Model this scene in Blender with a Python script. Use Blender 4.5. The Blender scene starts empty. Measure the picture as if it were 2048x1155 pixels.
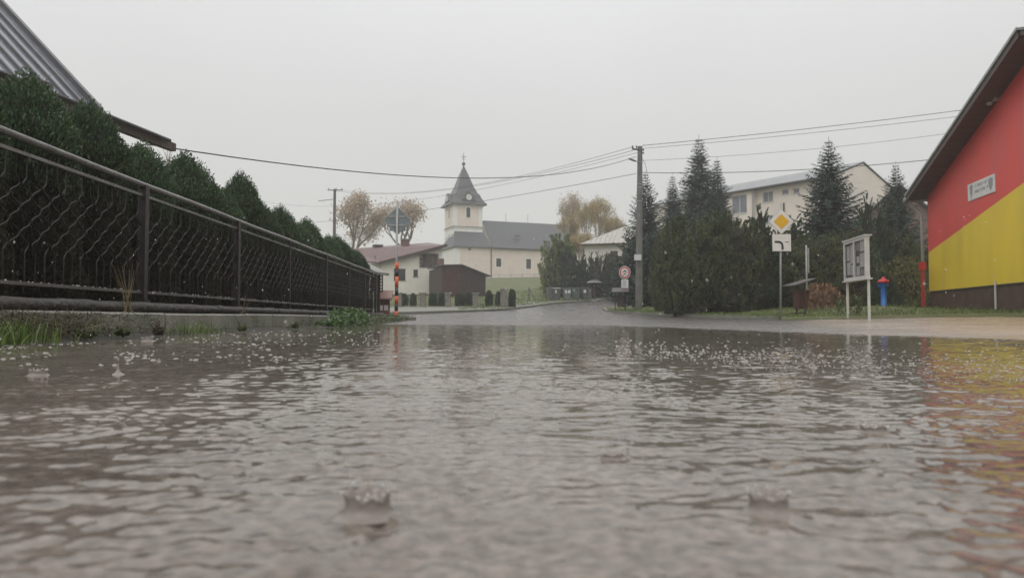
import bpy, bmesh, math, random
import numpy as np
from mathutils import Vector, Matrix
R = math.radians
SC = bpy.context.scene
COL = SC.collection
F = 1480.0
PITCH = math.atan(58.5 / F)
EYE = 0.14

# ------------------------------------------------------------------ camera
cam = bpy.data.cameras.new('camera'); camo = bpy.data.objects.new('camera', cam); COL.objects.link(camo)
camo.location = (0, 0, EYE); camo.rotation_euler = (R(90) + PITCH, 0, 0)
cam.sensor_width = 36; cam.lens = F / 2048 * 36
cam.clip_start = 0.02; cam.clip_end = 3000
cam.dof.use_dof = True; cam.dof.focus_distance = 4.0; cam.dof.aperture_fstop = 7.0
SC.camera = camo

# ------------------------------------------------------------------ world, sun, exposure
SUN_EL, SUN_ROT = R(58), R(205)
w = bpy.data.worlds.new('World'); SC.world = w; w.use_nodes = True
nt = w.node_tree; nt.nodes.clear()
sky = nt.nodes.new('ShaderNodeTexSky'); sky.sky_type = 'NISHITA'; sky.sun_disc = False
sky.sun_elevation = SUN_EL; sky.sun_rotation = SUN_ROT; sky.dust_density = 5
mul = nt.nodes.new('ShaderNodeVectorMath'); mul.operation = 'SCALE'; mul.inputs['Scale'].default_value = 0.10
nt.links.new(sky.outputs[0], mul.inputs[0])
# cloud deck: smooth overcast luminance, brighter towards the zenith
tc = nt.nodes.new('ShaderNodeTexCoord'); sep = nt.nodes.new('ShaderNodeSeparateXYZ'); nt.links.new(tc.outputs['Generated'], sep.inputs[0])
mr = nt.nodes.new('ShaderNodeMapRange'); mr.inputs[1].default_value = 0.0; mr.inputs[2].default_value = 1.0
mr.inputs[3].default_value = 0.0; mr.inputs[4].default_value = 1.0; nt.links.new(sep.outputs[2], mr.inputs[0])
cr = nt.nodes.new('ShaderNodeValToRGB'); nt.links.new(mr.outputs[0], cr.inputs[0])
cr.color_ramp.elements[0].position = 0.0; cr.color_ramp.elements[0].color = (0.490, 0.488, 0.484, 1)
cr.color_ramp.elements[1].position = 1.0; cr.color_ramp.elements[1].color = (1.05, 1.05, 1.05, 1)
e = cr.color_ramp.elements.new(0.30); e.color = (0.590, 0.592, 0.606, 1)
cn = nt.nodes.new('ShaderNodeTexNoise'); cn.inputs['Scale'].default_value = 1.6; cn.inputs['Detail'].default_value = 3; nt.links.new(tc.outputs['Generated'], cn.inputs['Vector'])
cmr = nt.nodes.new('ShaderNodeMapRange'); cmr.inputs[1].default_value = .3; cmr.inputs[2].default_value = .7; cmr.inputs[3].default_value = 0.93; cmr.inputs[4].default_value = 1.06
nt.links.new(cn.outputs[0], cmr.inputs[0])
cs = nt.nodes.new('ShaderNodeVectorMath'); cs.operation = 'SCALE'; nt.links.new(cr.outputs[0], cs.inputs[0]); nt.links.new(cmr.outputs[0], cs.inputs['Scale'])
mx = nt.nodes.new('ShaderNodeMix'); mx.data_type = 'RGBA'; mx.inputs[0].default_value = 0.97
nt.links.new(mul.outputs[0], mx.inputs[6]); nt.links.new(cs.outputs[0], mx.inputs[7])
bg = nt.nodes.new('ShaderNodeBackground'); bg.inputs[1].default_value = 1.0
out = nt.nodes.new('ShaderNodeOutputWorld'); nt.links.new(mx.outputs[2], bg.inputs[0]); nt.links.new(bg.outputs[0], out.inputs[0])
sl = bpy.data.lights.new('sun', 'SUN'); sl.energy = 1.0; sl.angle = R(60); sl.color = (1, .97, .93)
so = bpy.data.objects.new('sun', sl); COL.objects.link(so)
so.rotation_euler = (R(90) - SUN_EL, 0, R(180) - SUN_ROT + R(0)); so.location = (0, 0, 40)
SC.view_settings.view_transform = 'Standard'; SC.view_settings.look = 'None'
SC.view_settings.exposure = 0.40; SC.view_settings.gamma = 1.0; SC.view_settings.use_curve_mapping = False
SC.cycles.use_denoising = True; SC.cycles.max_bounces = 6; SC.cycles.volume_bounces = 2
SC.cycles.transparent_max_bounces = 8; SC.cycles.caustics_reflective = False; SC.cycles.caustics_refractive = False

rnd = random.Random(7)
rng = np.random.default_rng(7)

# ------------------------------------------------------------------ helpers
def tag(o, label=None, cat=None, group=None, kind=None):
    if label: o['label'] = label
    if cat: o['category'] = cat
    if group: o['group'] = group
    if kind: o['kind'] = kind
    return o

def empty(name, loc=(0, 0, 0), rz=0, **k):
    o = bpy.data.objects.new(name, None); COL.objects.link(o); o.location = loc; o.rotation_euler = (0, 0, rz); o.empty_display_size = .1
    return tag(o, **k)

def P(px, py, Y):
    u = (px - 1024) / F; v = (577.5 - py) / F
    c, s = math.cos(PITCH), math.sin(PITCH)
    k = Y / (c - v * s)
    return Vector((u * k, Y, EYE + k * (s + v * c)))

KERBF = [(-14, 26.0), (-8.5, 30.0), (-4.5, 36.5), (-0.7, 43.0), (3.3, 57.5), (9.6, 66.0), (20, 68), (60, 70)]
def kerb_y(x):
    return float(np.interp(x, [a for a, b in KERBF], [b for a, b in KERBF]))
def G(x, y):
    z = 0.00065 * max(0, min(y, 67) - 14) ** 2
    if y > 67: z += .083 * (min(y, 145) - 67)
    if y > 145: z += .02 * (y - 145)
    z += .035 * max(0, min(x, 17) - 9) * max(0, min(1, (60 - y) / 30))
    z -= max(-.022, min(.05, .014 * (shore_y(x) - y)))
    if x > 5 and 15 < y < 66: z += verge_rise(x, y)
    return z
SH = [(-3, 17), (1.8, 15), (2.9, 8), (3.3, 5), (4.0, 3.4), (6, 1.0), (9, -4)]
def shore_y(x): return float(np.interp(x, [a for a, b in SH], [b for a, b in SH]))
VE = [(5.1, 42), (5.35, 39.5), (6.3, 35), (7.7, 28.7), (8.75, 24.4), (10.5, 22.4), (12.4, 21.0)]
def verge_rise(x, y):
    # soft mound of the grass verge behind its front edge
    if x > 12.4: s = min(4, (y - 21)) * max(0, 1 - (x - 12.4) / 3.5)
    else:
        xe = float(np.interp(y, [b for a, b in VE[::-1]], [a for a, b in VE[::-1]])); s = (x - xe) * .8 if y < 42 else (44.5 - y)
    if y > 42: s = min(s, (46 - y) * .8)
    t = max(0, min(1, s / 4.5)); return .24 * t * t * (3 - 2 * t)

def NodeMat(name, c1, c2=None, scale=3.0, rough=.6, bump=0.0, bscale=None, detail=5, spec=.5, stretch=(1, 1, 1), island=0.0, lo=.35, hi=.65, metallic=0, trans=0.0, objrand=0.0, coat=0.0, rough2=None):
    m = bpy.data.materials.new(name); m.use_nodes = True
    t = m.node_tree; N = t.nodes; L = t.links
    b = N['Principled BSDF']; b.inputs['Roughness'].default_value = rough; b.inputs['Metallic'].default_value = metallic
    b.inputs['Specular IOR Level'].default_value = spec; b.inputs['Coat Weight'].default_value = coat; b.inputs['Coat Roughness'].default_value = .08
    c2 = c2 or tuple(x * .8 for x in c1)
    co = N.new('ShaderNodeTexCoord'); mp = N.new('ShaderNodeMapping'); L.new(co.outputs['Object'], mp.inputs[0]); mp.inputs['Scale'].default_value = stretch
    n = N.new('ShaderNodeTexNoise'); n.inputs['Scale'].default_value = scale; n.inputs['Detail'].default_value = detail; L.new(mp.outputs[0], n.inputs['Vector'])
    r = N.new('ShaderNodeValToRGB'); r.color_ramp.elements[0].position = lo; r.color_ramp.elements[1].position = hi
    r.color_ramp.elements[0].color = (*c1, 1); r.color_ramp.elements[1].color = (*c2, 1); L.new(n.outputs[0], r.inputs[0])
    col = r.outputs[0]
    def vary(src, val, amt):
        h = N.new('ShaderNodeMapRange'); h.inputs[3].default_value = 1 - amt; h.inputs[4].default_value = 1 + amt; L.new(val, h.inputs[0])
        s = N.new('ShaderNodeVectorMath'); s.operation = 'SCALE'; L.new(src, s.inputs[0]); L.new(h.outputs[0], s.inputs['Scale']); return s.outputs[0]
    if island:
        g = N.new('ShaderNodeNewGeometry'); col = vary(col, g.outputs['Random Per Island'], island)
    if objrand:
        oi = N.new('ShaderNodeObjectInfo'); col = vary(col, oi.outputs['Random'], objrand)
    L.new(col, b.inputs['Base Color'])
    if rough2 is not None:
        rr = N.new('ShaderNodeMapRange'); rr.inputs[1].default_value = .35; rr.inputs[2].default_value = .65; rr.inputs[3].default_value = rough; rr.inputs[4].default_value = rough2
        L.new(n.outputs[0], rr.inputs[0]); L.new(rr.outputs[0], b.inputs['Roughness'])
    if bump:
        n2 = N.new('ShaderNodeTexNoise'); n2.inputs['Scale'].default_value = bscale or scale * 6; n2.inputs['Detail'].default_value = 4; L.new(mp.outputs[0], n2.inputs['Vector'])
        bp = N.new('ShaderNodeBump'); bp.inputs['Strength'].default_value = bump; bp.inputs['Distance'].default_value = .02; L.new(n2.outputs[0], bp.inputs['Height']); L.new(bp.outputs[0], b.inputs['Normal'])
    if trans:
        o = N['Material Output']; ts = N.new('ShaderNodeBsdfTranslucent'); L.new(col, ts.inputs[0]); ms = N.new('ShaderNodeMixShader'); ms.inputs[0].default_value = trans
        L.new(b.outputs[0], ms.inputs[1]); L.new(ts.outputs[0], ms.inputs[2]); L.new(ms.outputs[0], o.inputs[0])
    return m

M = {}
def mk(k, *a, **kw): M[k] = NodeMat(k, *a, **kw)
mk('plaster_cream', (.76, .73, .66), (.70, .66, .60), 1.2, .85, .15, 60)
mk('plaster_pink', (.78, .67, .60), (.72, .62, .555), .8, .85, .1, 30)
mk('plaster_white', (.82, .81, .78), (.76, .75, .72), 1.0, .85, .1, 30)
mk('plaster_block', (.78, .71, .63), (.72, .65, .58), .5, .85, .1, 30)
mk('slate', (.060, .064, .074), (.085, .088, .098), 3, .38, .3, 12)
mk('brown_roof', (.115, .052, .048), (.085, .040, .038), 2, .3, .2, 8)
mk('light_roof', (.42, .41, .38), (.30, .27, .23), 2.0, .3, .2, 6, stretch=(1, 3, 1))
mk('grey_roof', (.20, .21, .22), (.15, .155, .165), 1.5, .3, .1, 6)
mk('metal_roof', (.33, .35, .41), (.24, .25, .29), 1.5, .22, .05, 6, metallic=.6)
mk('roof_edge', (.10, .10, .105), (.07, .07, .073), 3, .35)
mk('old_wood', (.075, .052, .035), (.045, .032, .022), 4, .5, .5, 40, stretch=(6, 1, 1))
mk('soffit', (.062, .038, .032), (.045, .028, .024), 3, .5)
mk('red_boards', (.075, .022, .020), (.05, .016, .015), 3, .55, .2, 30)
mk('dark_boards', (.045, .026, .024), (.03, .018, .017), 3, .55, .2, 30)
mk('red_paint', (.76, .085, .070), (.64, .072, .064), 1.1, .6, .15, 50, stretch=(1, 1, .22), detail=9, lo=.3, hi=.7, rough2=.42)
mk('yellow_paint', (.80, .60, .040), (.68, .51, .048), 1.1, .6, .15, 50, stretch=(1, 1, .22), detail=9, lo=.3, hi=.7, rough2=.42)
mk('plinth_brown', (.10, .058, .045), (.055, .034, .027), 2.5, .6, .3, 20)
mk('dark_glass', (.02, .022, .025), (.03, .032, .035), 1, .06)
mk('pale_glass', (.20, .22, .25), (.14, .155, .18), .7, .08)
mk('pane_curtain', (.24, .24, .25), (.16, .16, .17), 4, .1)
mk('white_frame', (.62, .62, .60), (.52, .52, .50), 3, .4)
mk('brown_frame', (.07, .045, .03), (.05, .03, .02), 5, .5)
mk('iron', (.014, .011, .009), (.020, .014, .011), 9, .28, .3, 50, spec=.6, rough2=.5)
mk('iron_rail', (.13, .125, .115), (.08, .075, .068), 9, .22, .2, 60, spec=.8, rough2=.38)
mk('iron_bar', (.012, .010, .008), (.018, .014, .011), 9, .32, .1, 60, spec=.4, rough2=.45)
mk('hedge', (.050, .088, .044), (.084, .130, .064), 1.4, .55, island=.5, trans=.15, objrand=.14, spec=.3)
mk('galvanised', (.36, .37, .365), (.28, .29, .285), 6, .45, .1, 30, metallic=.05)
mk('dark_steel', (.07, .075, .08), (.05, .052, .055), 6, .4)
mk('concrete', (.26, .25, .225), (.17, .165, .145), 3, .5, .6, 30, rough2=.3)
mk('kerb_concrete', (.24, .235, .20), (.12, .125, .095), 2.5, .45, .8, 40, rough2=.25)
mk('far_kerb', (.20, .20, .165), (.13, .135, .105), 1.5, .4, .4, 20)
mk('pole_concrete', (.155, .15, .135), (.105, .10, .09), 2, .6, .5, 20)
mk('plinth_old', (.034, .030, .024), (.062, .056, .048), 5, .35, 1.0, 22, rough2=.7)
mk('soil', (.035, .028, .018), (.02, .018, .012), 6, .7, 1.0, 30)
mk('bark', (.055, .042, .032), (.035, .027, .02), 5, .8, .6, 30, stretch=(3, 3, .6))
mk('pale_bark', (.22, .185, .155), (.14, .115, .10), 5, .8, .4, 20)
mk('thuja', (.030, .064, .034), (.054, .094, .046), 1.4, .55, island=.45, trans=.15, objrand=.12, spec=.3)
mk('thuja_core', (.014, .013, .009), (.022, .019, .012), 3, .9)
mk('thuja_olive', (.066, .092, .042), (.118, .138, .062), 1.0, .55, island=.45, trans=.15, objrand=.15, spec=.3)
mk('spruce_blue', (.046, .082, .066), (.088, .128, .100), 1.0, .55, island=.4, trans=.1, objrand=.1, spec=.3)
mk('light_green', (.12, .17, .055), (.17, .20, .075), 1.2, .55, island=.4, trans=.2, spec=.3)
mk('birch_gold', (.46, .33, .13), (.34, .28, .14), .5, .6, island=.4, trans=.35)
mk('pale_autumn', (.50, .39, .29), (.42, .34, .25), .6, .6, island=.35, trans=.35)
mk('rust_leaf', (.30, .17, .10), (.20, .12, .07), 2, .6, island=.4, trans=.2)
mk('yellow_leaf', (.20, .17, .04), (.10, .11, .03), 2, .6, island=.4, trans=.2)
mk('brush', (.085, .068, .042), (.07, .066, .036), 2, .7, island=.4, trans=.1)
mk('grass_blade', (.085, .145, .025), (.13, .17, .045), 2, .5, island=.5, trans=.3)
mk('weed_leaf', (.075, .12, .045), (.12, .13, .06), 2, .45, island=.5, trans=.25)
mk('dry_stalk', (.20, .15, .08), (.13, .10, .05), 3, .7, island=.3)
mk('ivy_leaf', (.10, .17, .055), (.065, .12, .04), 6, .35, island=.5, trans=.2)
mk('grass_ground', (.070, .105, .030), (.135, .130, .055), .8, .8, 1.0, 14, detail=9)
mk('pole_wood', (.12, .095, .085), (.08, .065, .06), 3, .7)
mk('sign_white', (.72, .72, .70), (.64, .64, .62), 4, .35)
mk('sign_yellow', (.72, .42, .02), (.66, .39, .03), 4, .35)
mk('sign_black', (.02, .02, .02), (.03, .03, .03), 4, .4)
mk('sign_red', (.52, .03, .035), (.45, .03, .035), 4, .4)
mk('sign_back', (.23, .26, .27), (.17, .195, .20), 5, .35, metallic=.4)
mk('orange_paint', (.68, .12, .03), (.58, .10, .03), 5, .4)
mk('blue_paint', (.02, .15, .50), (.018, .12, .42), 5, .35)
mk('bin_grey', (.17, .18, .18), (.12, .125, .125), 4, .45)
mk('bin_dark', (.085, .09, .09), (.06, .065, .065), 4, .45)
mk('bin_green', (.10, .14, .13), (.08, .11, .10), 4, .45)
mk('bin_lid', (.45, .46, .45), (.36, .37, .36), 4, .4)
mk('bin_wood', (.055, .045, .035), (.035, .03, .024), 4, .6, .4, 30, stretch=(4, 4, .5))
mk('bin_redwood', (.12, .045, .035), (.07, .032, .027), 4, .6, .4, 30, stretch=(4, 4, .5))
mk('shingle_roof', (.075, .060, .058), (.055, .045, .043), 6, .45)
mk('shrine_roof', (.30, .19, .165), (.24, .15, .13), 8, .4)
mk('shrine_wood', (.15, .055, .04), (.10, .038, .03), 6, .5)
mk('stone_pillar', (.22, .20, .17), (.13, .12, .105), 5, .6, .8, 25)
mk('paper', (.62, .61, .60), (.50, .50, .49), 12, .5)
mk('paper_grey', (.33, .32, .34), (.24, .235, .25), 9, .5)
mk('cork', (.11, .10, .095), (.085, .08, .075), 5, .8)
mk('print_grey', (.34, .32, .34), (.28, .27, .29), 20, .6)
mk('wire', (.03, .03, .032), (.04, .04, .042), 2, .5)
mk('coat', (.022, .022, .025), (.03, .03, .033), 8, .8)
mk('trousers', (.10, .045, .05), (.03, .028, .032), 3, .8)
mk('skin', (.45, .26, .19), (.42, .24, .17), 5, .5)
mk('hair', (.03, .02, .015), (.02, .015, .01), 8, .6)
mk('umbrella_black', (.015, .017, .018), (.02, .02, .02), 3, .3)
mk('umbrella_highlight', (.45, .46, .46), (.38, .39, .39), 3, .35)
mk('shoe', (.6, .6, .58), (.5, .5, .48), 3, .6)
mk('brick_red', (.20, .11, .09), (.13, .075, .065), 8, .8)

def asphalt():
    m = NodeMat('asphalt', (.125, .112, .102), (.085, .078, .072), .8, .16, .55, 70, detail=10, rough2=.34)
    t = m.node_tree; N = t.nodes; L = t.links; b = N['Principled BSDF']
    src = b.inputs['Base Color'].links[0].from_socket
    co = N.new('ShaderNodeTexCoord'); sp = N.new('ShaderNodeSeparateXYZ'); L.new(co.outputs['Object'], sp.inputs[0])
    nz = N.new('ShaderNodeTexNoise'); nz.inputs['Scale'].default_value = .7; nz.inputs['Detail'].default_value = 6; L.new(co.outputs['Object'], nz.inputs['Vector'])
    a = N.new('ShaderNodeMath'); a.operation = 'MULTIPLY_ADD'; a.inputs[1].default_value = 2.0; sb = N.new('ShaderNodeMath'); sb.operation = 'MULTIPLY_ADD'; sb.inputs[1].default_value = -.35; L.new(sp.outputs[1], sb.inputs[0]); L.new(sp.outputs[0], sb.inputs[2]); L.new(nz.outputs[0], a.inputs[0]); L.new(sb.outputs[0], a.inputs[2])
    g = N.new('ShaderNodeMapRange'); g.inputs[1].default_value = 1.3; g.inputs[2].default_value = 2.6; L.new(a.outputs[0], g.inputs[0])
    mix = N.new('ShaderNodeMix'); mix.data_type = 'RGBA'; L.new(g.outputs[0], mix.inputs[0]); L.new(src, mix.inputs[6]); mix.inputs[7].default_value = (.34, .28, .225, 1)
    L.new(mix.outputs[2], b.inputs['Base Color'])
    return m
M['asphalt'] = asphalt()
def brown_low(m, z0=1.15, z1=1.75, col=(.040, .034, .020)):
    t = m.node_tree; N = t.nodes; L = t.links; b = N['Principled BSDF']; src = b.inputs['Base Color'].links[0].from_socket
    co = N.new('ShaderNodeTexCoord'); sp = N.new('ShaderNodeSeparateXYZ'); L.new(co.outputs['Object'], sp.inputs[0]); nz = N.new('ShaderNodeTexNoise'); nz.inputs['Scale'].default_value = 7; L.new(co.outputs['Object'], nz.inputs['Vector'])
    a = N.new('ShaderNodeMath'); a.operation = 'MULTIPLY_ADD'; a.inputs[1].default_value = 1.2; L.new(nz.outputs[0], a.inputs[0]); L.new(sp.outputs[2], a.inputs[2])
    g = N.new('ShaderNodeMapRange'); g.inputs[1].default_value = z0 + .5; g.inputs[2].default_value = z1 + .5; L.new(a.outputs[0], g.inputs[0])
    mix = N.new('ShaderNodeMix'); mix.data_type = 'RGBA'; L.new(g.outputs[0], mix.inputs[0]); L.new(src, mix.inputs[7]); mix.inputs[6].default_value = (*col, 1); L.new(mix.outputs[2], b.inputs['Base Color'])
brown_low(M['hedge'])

def water_mat():
    m = bpy.data.materials.new('muddy_water'); m.use_nodes = True
    t = m.node_tree; N = t.nodes; L = t.links; b = N['Principled BSDF']
    b.inputs['Roughness'].default_value = .035; b.inputs['IOR'].default_value = 1.333; b.inputs['Specular IOR Level'].default_value = .5
    co = N.new('ShaderNodeTexCoord')
    def noise(sc, det, st=(1, 1, 1), rg=.5):
        mp = N.new('ShaderNodeMapping'); mp.inputs['Scale'].default_value = st; L.new(co.outputs['Object'], mp.inputs[0])
        n = N.new('ShaderNodeTexNoise'); n.inputs['Scale'].default_value = sc; n.inputs['Detail'].default_value = det; n.inputs['Roughness'].default_value = rg; L.new(mp.outputs[0], n.inputs['Vector']); return n
    n1 = noise(2.2, 5); r = N.new('ShaderNodeValToRGB'); r.color_ramp.elements[0].position = .3; r.color_ramp.elements[1].position = .7
    r.color_ramp.elements[0].color = (.118, .100, .084, 1); r.color_ramp.elements[1].color = (.190, .163, .140, 1); L.new(n1.outputs[0], r.inputs[0])
    # grit and aggregate seen through the thin sheet of water
    v = noise(75, 3); vr = N.new('ShaderNodeMapRange'); vr.inputs[1].default_value = .35; vr.inputs[2].default_value = .68; vr.inputs[3].default_value = .72; vr.inputs[4].default_value = 1.5; L.new(v.outputs[0], vr.inputs[0])
    s = N.new('ShaderNodeVectorMath'); s.operation = 'SCALE'; L.new(r.outputs[0], s.inputs[0]); L.new(vr.outputs[0], s.inputs['Scale'])
    L.new(s.outputs[0], b.inputs['Base Color'])
    n2 = noise(11, 3, (1, 1.25, 1)); bp = N.new('ShaderNodeBump'); bp.inputs['Strength'].default_value = .32; bp.inputs['Distance'].default_value = .006
    L.new(n2.outputs[0], bp.inputs['Height']); L.new(bp.outputs[0], b.inputs['Normal'])
    return m
M['water'] = water_mat()
def clear_mat(name, col, rough, tr):
    m = bpy.data.materials.new(name); m.use_nodes = True; b = m.node_tree.nodes['Principled BSDF']
    b.inputs['Base Color'].default_value = (*col, 1); b.inputs['Roughness'].default_value = rough; b.inputs['IOR'].default_value = 1.333; b.inputs['Transmission Weight'].default_value = tr
    return m
M['splash'] = clear_mat('splash_water', (.44, .39, .35), .04, .50)
M['bubble'] = clear_mat('bubble_water', (.42, .39, .355), .05, .35)
M['drop'] = clear_mat('rain_drop', (.85, .85, .85), .1, .4)

class MB:
    def __init__(s): s.v = []; s.f = []
    def poly(s, pts, faces):
        o = len(s.v); s.v += [tuple(p) for p in pts]; s.f += [tuple(i + o for i in f) for f in faces]; return s
    def box(s, c, d, rz=0.0, rx=0.0, ry=0.0):
        x, y, z = (k / 2 for k in d); Mx = Matrix.Rotation(rz, 3, 'Z') @ Matrix.Rotation(ry, 3, 'Y') @ Matrix.Rotation(rx, 3, 'X'); c = Vector(c)
        p = [c + Mx @ Vector((a * x, b * y, e * z)) for a in (-1, 1) for b in (-1, 1) for e in (-1, 1)]
        return s.poly(p, [(0, 1, 3, 2), (4, 6, 7, 5), (0, 4, 5, 1), (2, 3, 7, 6), (0, 2, 6, 4), (1, 5, 7, 3)])
    def bb(s, x0, x1, y0, y1, z0, z1): return s.box(((x0 + x1) / 2, (y0 + y1) / 2, (z0 + z1) / 2), (abs(x1 - x0), abs(y1 - y0), abs(z1 - z0)))
    def prism(s, pts, h):                                   # pts 3D ring, extruded by vector h
        n = len(pts); h = Vector(h); a = [Vector(p) for p in pts]; b = [p + h for p in a]
        return s.poly(a + b, [tuple(range(n))[::-1], tuple(range(n, 2 * n))] + [(i, (i + 1) % n, n + (i + 1) % n, n + i) for i in range(n)])
    def tube(s, pts, rad, n=8, cap=True):
        pts = [Vector(p) for p in pts]; m = len(pts)
        if not hasattr(rad, '__len__'): rad = [rad] * m
        o = len(s.v); prev = None
        for i, p in enumerate(pts):
            d = (pts[min(i + 1, m - 1)] - pts[max(i - 1, 0)]).normalized()
            if prev is None: a = d.orthogonal().normalized()
            else: a = (prev - d * prev.dot(d)); a = a.normalized() if a.length > 1e-6 else d.orthogonal().normalized()
            prev = a; b = d.cross(a)
            for k in range(n):
                t = 2 * math.pi * k / n; s.v.append(tuple(p + (a * math.cos(t) + b * math.sin(t)) * rad[i]))
        for i in range(m - 1):
            for k in range(n):
                k2 = (k + 1) % n; s.f.append((o + i * n + k, o + i * n + k2, o + (i + 1) * n + k2, o + (i + 1) * n + k))
        if cap: s.f.append(tuple(o + k for k in range(n))[::-1]); s.f.append(tuple(o + (m - 1) * n + k for k in range(n)))
        return s
    def lathe(s, c, prof, n=12, ph=0.0, sq=1.0):
        c = Vector(c); o = len(s.v)
        for r, z in prof:
            for k in range(n):
                t = 2 * math.pi * k / n + ph; s.v.append((c.x + r * math.cos(t), c.y + r * math.sin(t), c.z + z))
        for i in range(len(prof) - 1):
            for k in range(n): k2 = (k + 1) % n; s.f.append((o + i * n + k, o + i * n + k2, o + (i + 1) * n + k2, o + (i + 1) * n + k))
        s.f.append(tuple(o + k for k in range(n))[::-1]); e = (len(prof) - 1) * n; s.f.append(tuple(o + e + k for k in range(n)))
        return s
    def build(s, name, mat, parent=None, loc=None, smooth=False, rz=None):
        me = bpy.data.meshes.new(name); me.from_pydata(s.v, [], s.f); me.validate()
        me.materials.append(M[mat] if isinstance(mat, str) else mat)
        if smooth: me.polygons.foreach_set('use_smooth', [True] * len(me.polygons))
        o = bpy.data.objects.new(name, me); COL.objects.link(o)
        if parent: o.parent = parent
        if loc is not None: o.location = loc
        if rz is not None: o.rotation_euler = (0, 0, rz)
        return o
def share(src, parent=None, loc=None, rz=None):
    o = src.copy(); COL.objects.link(o); o.parent = parent
    if loc is not None: o.location = loc
    if rz is not None: o.rotation_euler = (0, 0, rz)
    return o
def copy_tree(o, parent=None, loc=None, rz=None, label=None):
    c = o.copy(); COL.objects.link(c); c.parent = parent
    if loc is not None: c.location = loc
    if rz is not None: c.rotation_euler = (0, 0, rz)
    if label: c['label'] = label
    for ch in list(o.children): copy_tree(ch, c)
    return c

# ------------------------------------------------------------------ sheets of ground
def resample(pl, n):
    pl = [np.array(p, float) for p in pl]; d = [0]
    for a, b in zip(pl, pl[1:]): d.append(d[-1] + np.linalg.norm(b - a))
    t = np.linspace(0, d[-1], n); return np.stack([np.interp(t, d, [p[i] for p in pl]) for i in range(len(pl[0]))], 1)
def strip(name, A, B, n, m, off, mat, bulge=0, kind='structure', offB=None, noise=0.0):
    a = resample(A, n); b = resample(B, n); v = []; f = []
    for j in range(m + 1):
        t = j / m
        for i in range(n):
            x, y = a[i] * (1 - t) + b[i] * t
            o = off if offB is None else off * (1 - t) + offB * t
            if name == 'grass_verge' and j == 0: o = .01
            v.append((x, y, G(x, y) + o + (rnd.uniform(-noise, noise) if j > 0 else 0)))
    for j in range(m):
        for i in range(n - 1): f.append((j * n + i, j * n + i + 1, (j + 1) * n + i + 1, (j + 1) * n + i))
    mb = MB(); mb.poly(v, f); o = mb.build(name, mat, smooth=True); tag(o, kind=kind); return o
def grid(name, xs, ys, zf, mat, keep=None):
    v = [(x, y, zf(x, y)) for y in ys for x in xs]; n = len(xs); f = []
    for j in range(len(ys) - 1):
        for i in range(n - 1):
            if keep and not keep((xs[i] + xs[i + 1]) / 2, (ys[j] + ys[j + 1]) / 2): continue
            f.append((j * n + i, j * n + i + 1, (j + 1) * n + i + 1, (j + 1) * n + i))
    mb = MB(); mb.poly(v, f); o = mb.build(name, mat, smooth=True); tag(o, kind='structure'); return o

def base_z(x, y):
    k = kerb_y(x)
    t = max(0.0, min(1.0, (y - k - 1.2) / 1.5))
    if x < -5: t = max(t, min(1, (-5 - x) / 3) * (1 if y < 22.5 else 0))
    return G(x, y) - .22 * (1 - t) + .10 * t
gx = list(np.concatenate([np.linspace(-600, -60, 14), np.linspace(-56, 60, 100), np.linspace(70, 600, 14)]))
gy = list(np.concatenate([np.linspace(-40, 0, 8), np.linspace(2, 90, 80), np.linspace(94, 180, 24), np.linspace(200, 700, 12)]))
grid('ground', gx, gy, base_z, 'grass_ground')
# road: from the near kerb on the left to the verge on the right, up to the far kerb
rx = list(np.concatenate([np.linspace(-14, -4, 12), np.linspace(-3.8, 9, 86), np.linspace(9.4, 24, 36)])); ry = list(np.concatenate([np.linspace(-8, 1.5, 12), np.linspace(1.7, 20, 123), np.linspace(20.6, 30, 20), np.linspace(31, 69, 39)]))
def near_kx(y): return -2.72 - .0264 * y
def road_keep(x, y): return (y < kerb_y(x) + 1.0) and (x > near_kx(y) - .35 or y > 22.2)
grid('road', rx, ry, lambda x, y: G(x, y) + (.0045 * (math.sin(x * 2.3 + 1.7 * math.sin(y * .9)) + math.sin(y * 1.9 + 2 * math.sin(x * 1.1)) * .8) if y < 21 else 0), 'asphalt', road_keep)

# left verge strip behind the near kerb
strip('left_verge', [(near_kx(-6) - .05, -6), (near_kx(22) - .05, 22.0)], [(-9, -6), (-9, 22.0)], 60, 14, .165, 'soil', offB=.25, noise=.02)
# right verge
RV = [(5.1, 42), (5.35, 39.5), (6.3, 35), (7.7, 28.7), (8.75, 24.4), (10.5, 22.4), (12.4, 21.0), (13.0, 19), (12.6, 16), (11.6, 10.5)]
RVb = [(5.15, 42.2), (5.8, 44), (8.5, 45.5), (14, 47), (22, 52), (34, 60), (44, 45), (44, 30), (30, 14), (12.7, 10)]
strip('grass_verge', RV, RVb, 110, 30, .10, 'grass_ground', noise=.015)
# left pavement
KF = KERBF[:6] + [(20, 68)]
def offset(pl, d):
    out = []
    for i, p in enumerate(pl):
        a = np.array(pl[max(i - 1, 0)], float); b = np.array(pl[min(i + 1, len(pl) - 1)], float); t = (b - a) / np.linalg.norm(b - a); out.append((p[0] - t[1] * d, p[1] + t[0] * d))
    return out
PB = [(-14.5, 45.5), (-10.5, 46.2), (-6, 46.9), (-1.4, 46.9), (1.2, 58.4), (9.0, 67.6), (20, 69.6)]
strip('pavement', KF, PB, 120, 10, .125, 'far_kerb')

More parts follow.
